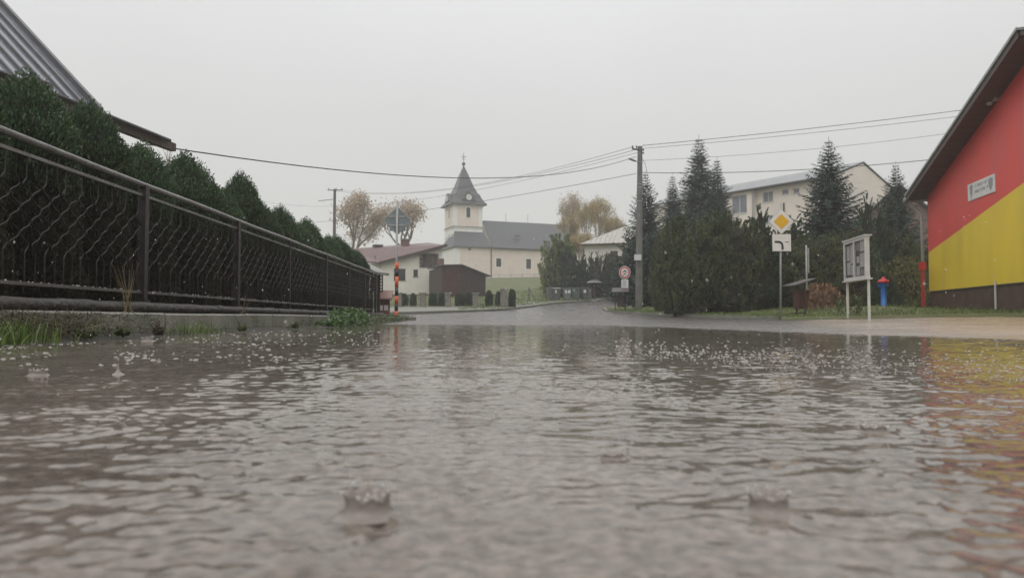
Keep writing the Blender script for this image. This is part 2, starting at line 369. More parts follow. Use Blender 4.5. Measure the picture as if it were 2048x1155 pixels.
# kerbs: separate stones
def kerb(name, pl, step, wd, top, bot, mat, label=None, gap=.012, jit=.006, smoothz=True):
    root = empty(name, (0, 0, 0), kind='structure')
    tot = sum(math.dist(a, b) for a, b in zip(pl, pl[1:])); n = max(1, int(round(tot / step))); q = resample(pl, n + 1)
    for i in range(n):
        a, b = Vector((*q[i], 0)), Vector((*q[i + 1], 0)); t = (b - a).normalized(); nrm = Vector((-t.y, t.x, 0))
        a = a + t * gap / 2; b = b - t * gap / 2; j = rnd.uniform(-jit, jit); k = rnd.uniform(-jit, jit)
        za = G(a.x, a.y) if smoothz else 0; zb = G(b.x, b.y) if smoothz else 0
        c = .015
        ring = [(0, bot), (0, top - c), (c, top), (wd, top), (wd, bot)]
        pts = [a + nrm * (u + j) + Vector((0, 0, z + za + k)) for u, z in ring] + [b + nrm * (u + j) + Vector((0, 0, z + zb + k)) for u, z in ring]
        mb = MB(); mb.poly(pts, [(0, 1, 2, 3, 4), (9, 8, 7, 6, 5)] + [(m_, m_ + 5, (m_ + 1) % 5 + 5, (m_ + 1) % 5) for m_ in range(5)])
        mb.build('kerb_stone', mat, root)
    return root
NK = [(near_kx(y), y) for y in (4.15, 6, 11, 16, 20.5)] + [(-3.2, 22.0), (-3.0, 23.2)]
kerb('near_kerb', NK, 1.0, .12, .185, -.2, 'kerb_concrete', smoothz=False)
kerb('far_kerb', KF, 1.5, .14, .13, -.2, 'far_kerb')
kerb('island_kerb', [RVb[3], RVb[2], RVb[1], RVb[0]] + RV[:5] , 1.2, .12, .115, -.2, 'far_kerb')

# hill in the fog far to the right
def hill_z(x, y):
    t = max(0, 1 - ((x - 620) / 480) ** 2 ) if abs(x - 620) < 480 else 0
    s = max(0, min(1, (y - 400) / 640)); s2 = s * s * (3 - 2 * s)
    return 8 + 150 * t ** .8 * s2 * (1 + .03 * math.sin(x * .03) + .02 * math.sin(x * .08 + y * .02))
ho = grid('hills', list(np.linspace(140, 690, 90)), list(np.linspace(380, 1080, 50)), hill_z, 'thuja')

# ------------------------------------------------------------------ water
def water():
    # uneven grid: fine near the viewer's side of the puddle, coarser far out
    ys = [-1.2]; 
    while ys[-1] < 17:
        y = ys[-1]; ys.append(y + (.05 if y < .15 else (.0055 if y < 1.3 else .0055 + (y - 1.3) * .0088)))
    dx = .009
    xr = [0.0]
    while xr[-1] < 12.5: x = xr[-1]; xr.append(x + (dx if x < 1.7 else dx + (x - 1.7) * .012))
    xl = [0.0]
    while xl[-1] < 3.25: x = xl[-1]; xl.append(x + (dx if x < 1.7 else dx + (x - 1.7) * .012))
    xs = np.array([-v for v in xl[::-1]] + xr[1:]); ys = np.array(ys)
    X, Y = np.meshgrid(xs, ys); Z = np.zeros_like(X)
    r = np.random.default_rng(3)
    # fine chop running in many directions; long enough at distance to stay resolved by the grid
    warp = .05 * np.sin(X * 3.1 + 1.3 * np.sin(Y * 2.3)) + .04 * np.sin(Y * 4.7 + X * 1.9)
    def chop(n, l0, l1, slope, lo=0, hi=99):
        nonlocal Z
        for i in range(n):
            lam = l0 * (l1 / l0) ** r.random(); k = 2 * math.pi / lam; th = r.normal(math.pi / 2, .75); ph = r.random() * 6.28
            a = slope / k * r.uniform(.6, 1.3)
            env = .6 + .4 * np.sin(X * r.uniform(.5, 5) + r.random() * 6) * np.sin(Y * r.uniform(.5, 5) + r.random() * 6)
            fade = np.clip((hi - Y) / (hi * .3), 0, 1)
            Z += a * env * fade * np.sin(k * (X * math.cos(th) + Y * math.sin(th)) + ph + 6 * warp * (1 + r.random()))
    chop(30, .017, .034, .021, hi=2.3)
    chop(30, .030, .070, .025, hi=5)
    chop(16, .08, .25, .013)
    # raindrop rings
    N = 900
    for i in range(N):
        y = .3 + 9 * r.random() ** 1.6; x = r.uniform(-1, 1) * (.75 * y + .3)
        if i == 0: x, y = -.62, .98
        if i == 1: x, y = -.31, 1.75
        if i == 2: x, y = .12, 1.5
        if x < -2.6 or x > 8: continue
        big = i < 3
        Rr = r.uniform(.006, .08) if not big else .14; lam = r.uniform(.014, .03) * (1 + .12 * y) if not big else .038; wdt = lam * r.uniform(.8, 1.8) if not big else .07
        A = .00085 * math.exp(-Rr * 9) * r.uniform(.6, 1.5) * (1 + .15 * y) if not big else .0011
        R2 = Rr + 3 * wdt
        j0, j1 = np.searchsorted(ys, [y - R2, y + R2]); i0, i1 = np.searchsorted(xs, [x - R2, x + R2])
        if j1 - j0 < 3 or i1 - i0 < 3: continue
        xx = X[j0:j1, i0:i1]; yy = Y[j0:j1, i0:i1]; rr = np.hypot(xx - x, yy - y)
        Z[j0:j1, i0:i1] += A * np.cos(2 * math.pi / lam * (rr - Rr)) * np.exp(-((rr - Rr) / wdt) ** 2)
    nx, ny = len(xs), len(ys)
    # keep only where the sheet covers the road
    co = np.stack([X, Y, Z], -1).reshape(-1, 3)
    jj, ii = np.meshgrid(np.arange(ny - 1), np.arange(nx - 1), indexing='ij')
    xc = xs[ii]; keep = xc > (-2.76 - .0264 * ys[jj])
    a = (jj * nx + ii)[keep]; quads = np.stack([a, a + 1, a + 1 + nx, a + nx], 1).astype(np.int32)
    me = bpy.data.meshes.new('water'); me.vertices.add(len(co)); me.vertices.foreach_set('co', co.astype(np.float32).ravel())
    me.loops.add(quads.size); me.loops.foreach_set('vertex_index', quads.ravel()); me.polygons.add(len(quads))
    me.polygons.foreach_set('loop_start', np.arange(0, quads.size, 4, dtype=np.int32)); me.polygons.foreach_set('use_smooth', np.ones(len(quads), bool))
    me.update(calc_edges=True); me.materials.append(M['water'])
    o = bpy.data.objects.new('water', me); COL.objects.link(o); tag(o, kind='structure'); print('water quads', len(quads))
water()

# ------------------------------------------------------------------ foliage makers
def leaf_arrays(c, d, wv, L, W):
    """diamond leaves: centres c, direction d, width vector wv"""
    L = np.asarray(L).reshape(-1, 1); W = np.asarray(W).reshape(-1, 1)
    a = c - d * L / 2; b = c + d * L / 2; m = c + d * L * .02
    return np.stack([a, m + wv * W / 2, b, m - wv * W / 2], 1).reshape(-1, 3)
def unit(v): return v / (np.linalg.norm(v, axis=-1, keepdims=True) + 1e-9)
def leaf_mesh(name, V, mat, extra=None):
    n = len(V) // 4; nv = len(V); faces = np.arange(nv, dtype=np.int32)
    ev, ef = (extra.v, extra.f) if extra else ([], [])
    me = bpy.data.meshes.new(name)
    if extra:
        me.from_pydata(V.tolist() + ev, [], [(4 * i, 4 * i + 1, 4 * i + 2, 4 * i + 3) for i in range(n)] + [tuple(k + nv for k in f) for f in ef])
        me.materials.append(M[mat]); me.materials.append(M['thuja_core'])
        mi = [0] * n + [1] * len(ef); me.polygons.foreach_set('material_index', mi)
    else:
        me.vertices.add(nv); me.vertices.foreach_set('co', V.astype(np.float32).ravel()); me.loops.add(nv); me.loops.foreach_set('vertex_index', faces)
        me.polygons.add(n); me.polygons.foreach_set('loop_start', np.arange(0, nv, 4, dtype=np.int32)); me.update(calc_edges=True); me.materials.append(M[mat])
    return me
def obj_of(me, name, parent=None, loc=None):
    o = bpy.data.objects.new(name, me); COL.objects.link(o); o.parent = parent
    if loc is not None: o.location = loc
    return o

def thuja_crown(h, r, n, seed, leaf=.05, shape='column', mat='thuja', zlo=.04, core=.80, lump=.12, plumes=0, plen=.16):
    g = np.random.default_rng(seed)
    ph = g.random(12) * 6.28
    def env(t, a):
        if shape == 'column': e = np.clip(1 - np.abs(t * 1.0) ** 7, 0, 1) ** .5 * (.86 + .14 * np.sin(t * 3))
        elif shape == 'dome': e = np.clip(1 - np.abs(t) ** 9, 0, 1) ** .5 * np.clip((1.02 - t) / .24, 0, 1) ** .5 * (.93 + .07 * np.sin(t * 9))
        elif shape == 'cone': e = np.clip(1 - t, 0, 1) ** .62 * (1 - .55 * np.clip(.10 - t, 0, .1) / .1)
        elif shape == 'flame': e = np.clip(1 - t ** 2.2, 0, 1) ** .7 * (.7 + .5 * np.clip(t * 3, 0, 1)) / 1.15
        else: e = np.sqrt(np.clip(1 - (2 * t - .85) ** 2 / 1.35, 0, 1))
        b = 1 + lump * (np.sin(3 * a + ph[0] + 2 * t) * .5 + np.sin(5 * a + ph[1] - 7 * t) * .35 + np.sin(9 * t * h / 1.6 + ph[2] + 2 * a) * .4 + .3 * np.sin(17 * t + 4 * a + ph[3]))
        return r * e * b
    t = g.random(n * 2) * (1 - zlo) + zlo; a = g.random(n * 2) * 2 * math.pi
    e = env(t, a); keep = g.random(n * 2) < (e / r * .9 + .12); t, a, e = t[keep][:n], a[keep][:n], e[keep][:n]; n = len(t)
    q = 1 - .22 * g.random(n) ** 1.5 + .05 * g.normal(size=n) * .6
    # wisps that stick out
    wisp = g.random(n) < .05; q = np.where(wisp, q + .10 * g.random(n), q)
    rad = e * q
    zt = t * h + np.where((t > .85), g.random(n) ** 3 * .10 * h * .6, 0)
    c = np.stack([rad * np.cos(a), rad * np.sin(a), zt], 1)
    out = np.stack([np.cos(a), np.sin(a), np.zeros(n)], 1)
    if plumes:
        # gather the sprays into upright plumes that stand out from the crown
        k = g.integers(0, plumes, n); pc = c[:plumes].copy(); po = out[:plumes]; er = e[:plumes]
        pc = pc - po * (er * .16)[:, None]
        ax = unit(po * .55 + np.array([0, 0, 1.0]) + g.normal(size=(plumes, 3)) * .16); pl = plen * h * g.uniform(.6, 1.25, plumes) * .62
        u = g.random(n) ** .75; wr = (er[k] * .26) * (1 - u * .85)
        rdir = unit(g.normal(size=(n, 3)))
        c = pc[k] + ax[k] * (u * pl[k])[:, None] + rdir * (wr * g.random(n) ** .4)[:, None]
        c[:, 2] = np.clip(c[:, 2], .02 * h, 1.06 * h); out = unit(rdir + po[k] * .6)
    d = unit(out * g.uniform(.1, .7, (n, 1)) + np.array([0, 0, 1.0]) * g.uniform(.4, 1.2, (n, 1)) + g.normal(size=(n, 3)) * .28)
    wv = unit(np.cross(d, g.normal(size=(n, 3))))
    V = leaf_arrays(c, d, wv, leaf * g.uniform(.7, 1.8, n), leaf * g.uniform(.35, .6, n))
    ex = None
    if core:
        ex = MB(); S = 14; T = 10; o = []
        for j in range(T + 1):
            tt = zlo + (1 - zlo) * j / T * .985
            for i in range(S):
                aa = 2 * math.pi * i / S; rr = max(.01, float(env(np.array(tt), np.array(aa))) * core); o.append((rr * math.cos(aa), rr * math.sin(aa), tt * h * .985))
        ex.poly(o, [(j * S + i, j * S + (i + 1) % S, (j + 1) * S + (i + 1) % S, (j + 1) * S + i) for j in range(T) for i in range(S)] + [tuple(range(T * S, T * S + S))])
    return leaf_mesh('crown', V, mat, ex)

def spruce_mesh(h, rmax, seed, mat='spruce_blue', dens=1.0, tw=.20, droop=.25, bare=.04, power=.85, up=.25):
    g = np.random.default_rng(seed); cs, ds, ws, Ls, Ws = [], [], [], [], []
    z = bare * h; tr = MB()
    while z < h * .985:
        t = z / h; Lb = rmax * (1 - t) ** power * g.uniform(.82, 1.12); nb = int(round(g.uniform(6, 9))) if t < .9 else 5; a0 = g.random() * 6.28
        for k in range(nb):
            a = a0 + 6.283 * k / nb + g.normal() * .12; L = Lb * g.uniform(.72, 1.12) + .06
            o = np.array([math.cos(a), math.sin(a), 0]); m = max(3, int(L / (.085 / dens)))
            s = (np.arange(m) + .6) / m
            zz = z + L * (up * s * (t) - droop * (1 - t) * s + .22 * s ** 2.2)
            p = o * (s * L)[:, None] + np.stack([np.zeros(m), np.zeros(m), zz], 1)
            side = np.array([-math.sin(a), math.cos(a), 0])
            for sg in (-1, 1, 0, 2):
                d = unit(o * g.uniform(.5, 1.0, (m, 1)) + side * (sg if abs(sg) == 1 else 0) * g.uniform(.5, 1.1, (m, 1)) + np.array([0, 0, 1.]) * (g.uniform(-.35, .15, (m, 1)) if sg != 2 else g.uniform(-1.1, -.3, (m, 1))))
                ll = tw * (1.15 - .65 * s) * g.uniform(.7, 1.3, m) * (.22 + .78 * (1 - t) ** .6)
                cs.append(p + d * ll[:, None] * .5); ds.append(d); ws.append(unit(np.cross(d, g.normal(size=(m, 3)) * .5 + np.array([0, 0, 1.])))); Ls.append(ll * 1.1); Ws.append(ll * .30)
        z += h * .014 + .085 / dens * (1 - t * .4)
    # leader
    V = leaf_arrays(np.concatenate(cs), np.concatenate(ds), np.concatenate(ws), np.concatenate(Ls), np.concatenate(Ws))
    tr.tube([(0, 0, -.2), (0, 0, h * .5), (0, 0, h * 1.02)], [h * .012 + .02, h * .005, .006], 7)
    return leaf_mesh('crown', V, mat), tr

def broad_tree(h, spread, seed, mat, bark, nleaf, lsize, trunk_h=.3, depth=6, weep=0.0, upb=.35, r0=None):
    g = np.random.default_rng(seed); tr = MB(); tips = []; r0 = r0 or h * .02
    def br(p, d, L, r, lev):
        pts = [p]; q = p; dd = d
        for s in range(3):
            dd = unit(dd + g.normal(size=3) * .13 + np.array([0, 0, .05 - weep * lev * .05])); q = q + dd * L / 3; pts.append(q)
            if lev >= depth - 3: tips.append((q, dd, lev))
        tr.tube([tuple(x) for x in pts], [r, r * .86, r * .74, r * .62], 6 if lev < 3 else 3, cap=False)
        if lev >= depth: return
        nb = 2 if g.random() < .45 else 3
        for k in range(nb):
            nd = g.normal(size=3); nd -= dd * nd.dot(dd); nd = unit(nd)
            br(q, unit(dd * 1.0 + nd * g.uniform(.45, .85) * spread + np.array([0, 0, upb * (.35 if lev else .6)])), L * g.uniform(.66, .86), r * .62, lev + 1)
    br(np.array([0, 0, -.2]), np.array([0, 0, 1.0]), h * trunk_h, r0, 0)
    z = max(t[0][2] for t in tips); k = h / z
    base = np.array([t[0] for t in tips]) ; n = nleaf
    idx = g.integers(0, len(base), n); c = base[idx] + g.normal(size=(n, 3)) * lsize * 1.6
    c[:, 2] -= weep * g.random(n) ** 1.5 * h * .12
    d = unit(g.normal(size=(n, 3)) + np.array([0, 0, -.6 - weep])); wv = unit(np.cross(d, g.normal(size=(n, 3))))
    V = leaf_arrays(c, d, wv, lsize * g.uniform(.6, 1.5, n), lsize * g.uniform(.35, .8, n)) * k
    tr.v = [(a * k, b * k, c_ * k) for a, b, c_ in tr.v]
    return leaf_mesh('crown', V, mat), tr

def plant(name, me, trunk, loc, rz=0, s=(1, 1, 1), bark='bark', label=None, cat='tree', group=None, trunk_me=None):
    root = empty(name, loc, rz, label=label, cat=cat, group=group)
    c = obj_of(me, 'crown', root); root.scale = s
    if trunk_me is None and trunk is not None: trunk_me = trunk.build('trunk', bark, root)
    elif trunk_me is not None: share(trunk_me, root)
    return root, trunk_me

# ------------------------------------------------------------------ hedge of thujas behind the iron fence
def near_fx(y): return -3.30 - .0264 * y
def hedge():
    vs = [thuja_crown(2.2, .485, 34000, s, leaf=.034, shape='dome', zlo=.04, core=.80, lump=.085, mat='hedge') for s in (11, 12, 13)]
    stem = MB(); g = random.Random(3)
    for k in range(7):
        a = g.random() * 6.28; q = .06 + .25 * g.random(); stem.tube([(q * .4 * math.cos(a), q * .4 * math.sin(a), -.15), (q * math.cos(a), q * math.sin(a), .45), (q * 1.2 * math.cos(a), q * 1.2 * math.sin(a), 1.2)], [.035, .025, .01], 5)
    tm = None; y = 2.2; i = 0
    tops = [(2, 2.05), (6, 2.1), (7, 2.22), (8, 2.28), (9, 2.25), (10, 2.38), (11, 2.25), (11.6, 2.2), (12.3, 2.6), (13.4, 2.45), (15, 2.40), (17, 2.3), (20, 2.25), (25, 2.2)]
    while y < 24.3:
        x = near_fx(y) - 1.15 + g.uniform(-.08, .08); hh = np.interp(y, [a for a, b in tops], [b for a, b in tops]) * g.uniform(.92, 1.07); sxy = g.uniform(.88, 1.04)
        W_ = ['last', 'second', 'third', 'fourth', 'fifth', 'sixth', 'seventh', 'eighth', 'ninth', 'tenth', 'eleventh', 'twelfth', 'thirteenth', 'fourteenth', 'fifteenth', 'sixteenth', 'seventeenth', 'eighteenth', 'nineteenth', 'twentieth', 'twenty-first', 'twenty-second', 'twenty-third']
        lab = ('hedge column at the far end of the thuja hedge, beside the end of the iron fence' if False else '%s thuja column of the hedge along the iron fence, counted from the camera end' % (['first'] + W_[1:])[min(i, 22)])
        root, t = plant('hedge_thuja', vs[i % 3], stem if tm is None else None, (x, y, .15), g.uniform(0, 6.28), (sxy, sxy, (hh - .1) / 2.2), 'bark', lab, 'hedge shrub', 'thujas of the hedge behind the iron fence', trunk_me=tm)
        if tm is None: tm = t
        y += g.uniform(1.12, 1.24); i += 1
hedge()

# ------------------------------------------------------------------ iron fence
def fence():
    root = empty('iron_fence', (near_fx(0), 0, 0), math.atan(.0264), label='long dark iron fence of wavy bars with a tubular handrail, running along the flooded kerb', cat='fence')
    rl = random.Random(1)
    S = 1 / math.cos(math.atan(.0264)); L0, L1 = .3, 20.85 * S
    def local(y): return y * S
    mb = MB(); mb.tube([(0, L0 + (L1 - L0) * k / 40, 1.40 + .004 * math.sin(k * .9)) for k in range(41)], .027, 10); mb.build('handrail', 'iron_rail', root, smooth=True)
    MB().bb(-.012, .012, L0, L1, 1.283, 1.308).build('upper_rail', 'iron_rail', root)
    MB().bb(-.014, .014, L0, L1, .372, .396).build('lower_rail', 'iron_rail', root)
    posts = [1.9, 4.43, 6.96, 9.52, 12.0, 14.6, 17.0, 19.0, 20.85]
    pm = None
    for i, y in enumerate(posts):
        wd = .075 if i not in (4, 6) else .04
        m = MB(); m.bb(-wd / 2, wd / 2, local(y) - wd / 2, local(y) + wd / 2, .12, 1.39 if i < 8 else 1.42); m.bb(-wd / 2 - .02, wd / 2 + .02, local(y) - wd / 2 - .02, local(y) + wd / 2 + .02, .27, .31); m.build('post', 'iron', root)
    # wavy bars, alternately mirrored so that neighbours form loops
    src = {}
    for sg in (-1, 1):
        pts = [(0, 0, .385)]
        for k in range(37):
            t = k / 36; z = .60 + .54 * t; q_ = math.sin(2 * math.pi * 3 * t); a = .052 * math.copysign(abs(q_) ** .75, q_) * min(1, 8 * t, 8 * (1 - t)); pts.append((0, sg * a, z))
        pts.append((0, 0, 1.295)); m = MB(); m.tube(pts, .0050, 6, cap=False); src[sg] = m
    o = {}
    y = 3.2; k = 0; n = 0
    while y < 20.7:
        if min(abs(y - p) for p in posts) > .05:
            sg = 1 if k % 2 else -1
            if sg not in o: o[sg] = src[sg].build('wavy_bar', 'iron_bar', root, loc=(0, local(y), 0), smooth=True)
            else: share(o[sg], root, (rl.uniform(-.003, .003), local(y), 0))
            n += 1
        y += .118; k += 1
    # raised water beads along the lower rail
    m = MB()
    for q in range(150): m.lathe((rl.uniform(-.01, .01), L0 + 3 + (L1 - 3) * rl.random() ** 1.5 * .9, .396), [(.006, 0), (.005, .005), (.001, .007)], 5)
    tag(m.build('water_beads', 'drop', root), kind='stuff')
fence()
# old rounded concrete beam lying under the fence
def old_plinth():
    root = empty('fence_plinth', (0, 0, 0), label='low dark weathered rounded concrete beam lying under the iron fence', cat='plinth')
    y = -1.0; g = random.Random(9)
    while y < 21.5:
        L = g.uniform(2.2, 2.9); n = 16; pts = []; rad = []
        for k in range(n + 1):
            yy = y + (L - .03) * k / n; pts.append((near_fx(yy) + .06 + g.uniform(-.006, .006), yy, .240 + g.uniform(-.003, .003))); rad.append(.048 + g.uniform(-.004, .004))
        MB().tube(pts, rad, 9).build('beam_segment', 'plinth_old', root, smooth=True); y += L
    o = MB().prism([(near_fx(-2) - .05, -2, -.1), (near_fx(-2) + .005, -2, -.1), (near_fx(-2) + .005, -2, .20), (near_fx(-2) - .05, -2, .20)], (near_fx(24) - near_fx(-2), 26, 0)).build('footing', 'soil', root)
old_plinth()

# ------------------------------------------------------------------ plants on the near left kerb
def blades(name, pts, hmin, hmax, wd, mat, lean=.5, curve=.5):
    V = []; Fc = []
    for (x, y, z) in pts:
        h = rnd.uniform(hmin, hmax); a = rnd.random() * 6.28; l = rnd.uniform(.1, lean) * h; ww = wd * rnd.uniform(.6, 1.2); b = a + 1.57 + rnd.uniform(-.6, .6)
        ux, uy = math.cos(b) * ww / 2, math.sin(b) * ww / 2; o = len(V)
        for t, q in ((0, 1), (.45, .85), (.8, .5)):
            cx, cy, cz = x + math.cos(a) * l * t ** (1 + curve), y + math.sin(a) * l * t ** (1 + curve), z + h * (t - .15 * t * t)
            V += [(cx - ux * q, cy - uy * q, cz), (cx + ux * q, cy + uy * q, cz)]
        V.append((x + math.cos(a) * l, y + math.sin(a) * l, z + h * .85))
        Fc += [(o, o + 1, o + 3, o + 2), (o + 2, o + 3, o + 5, o + 4), (o + 4, o + 5, o + 6)]
    m = MB(); m.poly(V, Fc); return m.build(name, mat)
# earth strip in front of the kerb
def earth():
    v = []; n = 130; f = []; g = random.Random(4)
    for i in range(n + 1):
        y = .5 + 21.2 * i / n; wd = (.30 + .12 * math.sin(y * 1.7) + .07 * math.sin(y * 5.1) + g.uniform(-.03, .03)) * (1 if y < 16 else 1 + (y - 16) * .1)
        for k in range(5):
            t = k / 4; v.append((near_kx(y) - .03 + wd * t, y, .045 * (1 - t) ** 1.2 - .012 * t + g.uniform(-.006, .008) * (1 if k else 0)))
    for i in range(n):
        for k in range(4): a = i * 5 + k; f.append((a, a + 1, a + 6, a + 5))
    m = MB(); m.poly(v, f); tag(m.build('muddy_bank', 'soil', smooth=True), kind='structure')
earth()
def kerb_x(y, o): return near_kx(y) + o
g_ = random.Random(5)
pts = [(kerb_x(y, abs(g_.gauss(.10, .11))), y, .0) for y in [1.5 + 20 * g_.random() ** 1.25 for _ in range(1500)] if (math.sin(y * 2.1) + math.sin(y * 5.3) * .6 > -.5)]
tag(blades('grass', pts, .025, .085, .006, 'weed_leaf', .8), kind='stuff', cat=None)
pts = [(-2.62 + g_.gauss(0, .13), 3.72 + g_.gauss(0, .15), .01) for _ in range(380)]
tag(blades('grass_tuft', pts, .06, .17, .007, 'grass_blade', .8), 'bright green grass tuft at the foot of the kerb, leftmost plant of the bank', 'grass tuft', kind='stuff')
pts = [(-2.66 + g_.gauss(0, .08), 6.2 + g_.gauss(0, .16), .01) for _ in range(160)]
tag(blades('grass_tuft', pts, .05, .14, .006, 'grass_blade', .8), 'small grass tuft by a kerb joint, below the tall dry stalks', 'grass tuft', kind='stuff')
def stalks(y, n, h, lab):
    root = empty('dry_grass', (near_kx(y) - .18, y, .17), label=lab, cat='grass tuft')
    for k in range(n):
        a = rnd.uniform(-.35, .5); b = rnd.uniform(-.4, .4); hh = h * rnd.uniform(.55, 1); m = MB()
        m.tube([(rnd.uniform(-.05, .05), rnd.uniform(-.1, .1), 0), (a * .3 * hh, b * .3 * hh, hh * .5), (a * hh * .8, b * hh * .9, hh)], [.0035, .0025, .001], 4); m.build('stalk', 'dry_stalk', root)
stalks(5.9, 8, .52, 'tall thin dry grass stalks growing behind the kerb in front of the iron fence')
stalks(8.6, 5, .26, 'short dry grass stalks behind the kerb, further along the fence')
def fern(x, y, h, seed, lab, mat='weed_leaf'):
    g = np.random.default_rng(seed); root = empty('weed', (x, y, .01), label=lab, cat='weed'); cs, ds, ws, Ls, Ws = [], [], [], [], []; st = MB()
    for k in range(14):
        a = g.random() * 6.28; l = h * g.uniform(.35, .9); up = g.uniform(.5, 1.4); tip = np.array([math.cos(a) * l * .6, math.sin(a) * l * .6, l * up * .7])
        st.tube([(0, 0, 0), tuple(tip * .5 + np.array([0, 0, .02])), tuple(tip)], [.002, .0015, .0008], 3)
        for s in np.linspace(.25, 1, 9):
            p = tip * s; o = np.array([-math.sin(a), math.cos(a), .1])
            for sg in (-1, 1): d = unit(o * sg + tip * 1.5 / l * .4 + g.normal(size=3) * .2); L = .035 * (1.2 - s * .7); cs.append(p + d * L / 2); ds.append(d); ws.append(unit(np.cross(d, g.normal(size=3)))); Ls.append(L); Ws.append(L * .45)
    obj_of(leaf_mesh('leaves', leaf_arrays(np.array(cs), np.array(ds), np.array(ws), Ls, Ws), mat), 'leaves', root); st.build('stem', 'dry_stalk', root)
fern(-2.58, 4.5, .17, 1, 'feathery grey green weed against the kerb just right of the bright grass tuft', 'weed_leaf')
fern(-2.60, 4.95, .14, 2, 'small feathery weed in the water edge, second from the bright grass tuft')
fern(-2.62, 5.5, .15, 3, 'low brownish weed leaning over the water by the kerb', 'brush')
fern(-2.66, 7.3, .12, 4, 'tiny feathery weed at the kerb foot below the second fence post')
fern(-2.72, 9.3, .15, 5, 'olive weed growing from a kerb joint in the middle of the fence run')
def dead_weeds():
    g = np.random.default_rng(8); n = 1500
    c = np.stack([-2.74 + .10 * g.normal(size=n), 4.35 + .38 * g.normal(size=n), .02 + .15 * g.random(n) ** .9], 1); d = unit(g.normal(size=(n, 3)) + [0, 0, .3]); wv = unit(np.cross(d, g.normal(size=(n, 3))))
    root = empty('withered_weeds', (0, 0, 0), label='tangle of withered brown weeds leaning on the kerb end', cat='weed'); root.location = (0, 0, 0)
    obj_of(leaf_mesh('leaves', leaf_arrays(c, d, wv, .10 * g.uniform(.5, 1.6, n), .005 * g.uniform(.5, 1.6, n)), 'brush'), 'leaves', root)
dead_weeds()
def ivy():
    g = np.random.default_rng(6); n = 1500; y = g.uniform(11.3, 15.0, n); hgt = .27 * np.exp(-((y - 13.6) / 1.3) ** 2) + .07
    c = np.stack([-2.72 - .0264 * y + g.uniform(-.12, .30, n), y, .0 + hgt * g.random(n)], 1)
    d = unit(g.normal(size=(n, 3)) + [.6, -.5, .2]); wv = unit(np.cross(d, g.normal(size=(n, 3))))
    root = empty('ivy_patch', (0, 0, 0), label='bright green patch of broad leaved creeper spilling over the kerb by the fence', cat='creeper')
    obj_of(leaf_mesh('leaves', leaf_arrays(c, d, wv, .060 * g.uniform(.6, 1.4, n), .05 * g.uniform(.6, 1.2, n)), 'ivy_leaf'), 'leaves', root)
    n = 2200; y = g.uniform(14.5, 23.2, n); c = np.stack([-2.72 - .0264 * y + g.uniform(-.5, .25, n), y, .02 + .20 * g.random(n)], 1); d = unit(g.normal(size=(n, 3)) * .7 + [0, 0, .9]); wv = unit(np.cross(d, g.normal(size=(n, 3))))
    tag(obj_of(leaf_mesh('undergrowth', leaf_arrays(c, d, wv, .08 * g.uniform(.5, 1.4, n), .022 * g.uniform(.6, 1.2, n)), 'weed_leaf'), 'undergrowth'), kind='stuff')
ivy()
# blades on the right verge and on the grass bank
pts = []
vr = resample(RV, 400)
for i in range(9000):
    k = g_.randrange(20, 330); x, y = vr[k]; q = g_.random() ** 1.6 * 5; xx, yy = x + q * .75 + g_.uniform(-.15, .15), y + q * .66 + g_.uniform(-.1, .1); pts.append((xx, yy, G(xx, yy) + .095))
tag(blades('grass', pts, .05, .13, .022, 'grass_blade', .9), kind='stuff')
pts = []
for i in range(7000):
    xx = g_.uniform(-3, 14); yy = kerb_y(xx) + 1.9 + 30 * g_.random() ** 1.5; pts.append((xx, yy, G(xx, yy) + .10))
tag(blades('grass', pts, .06, .18, .05, 'grass_blade', .9), kind='stuff')

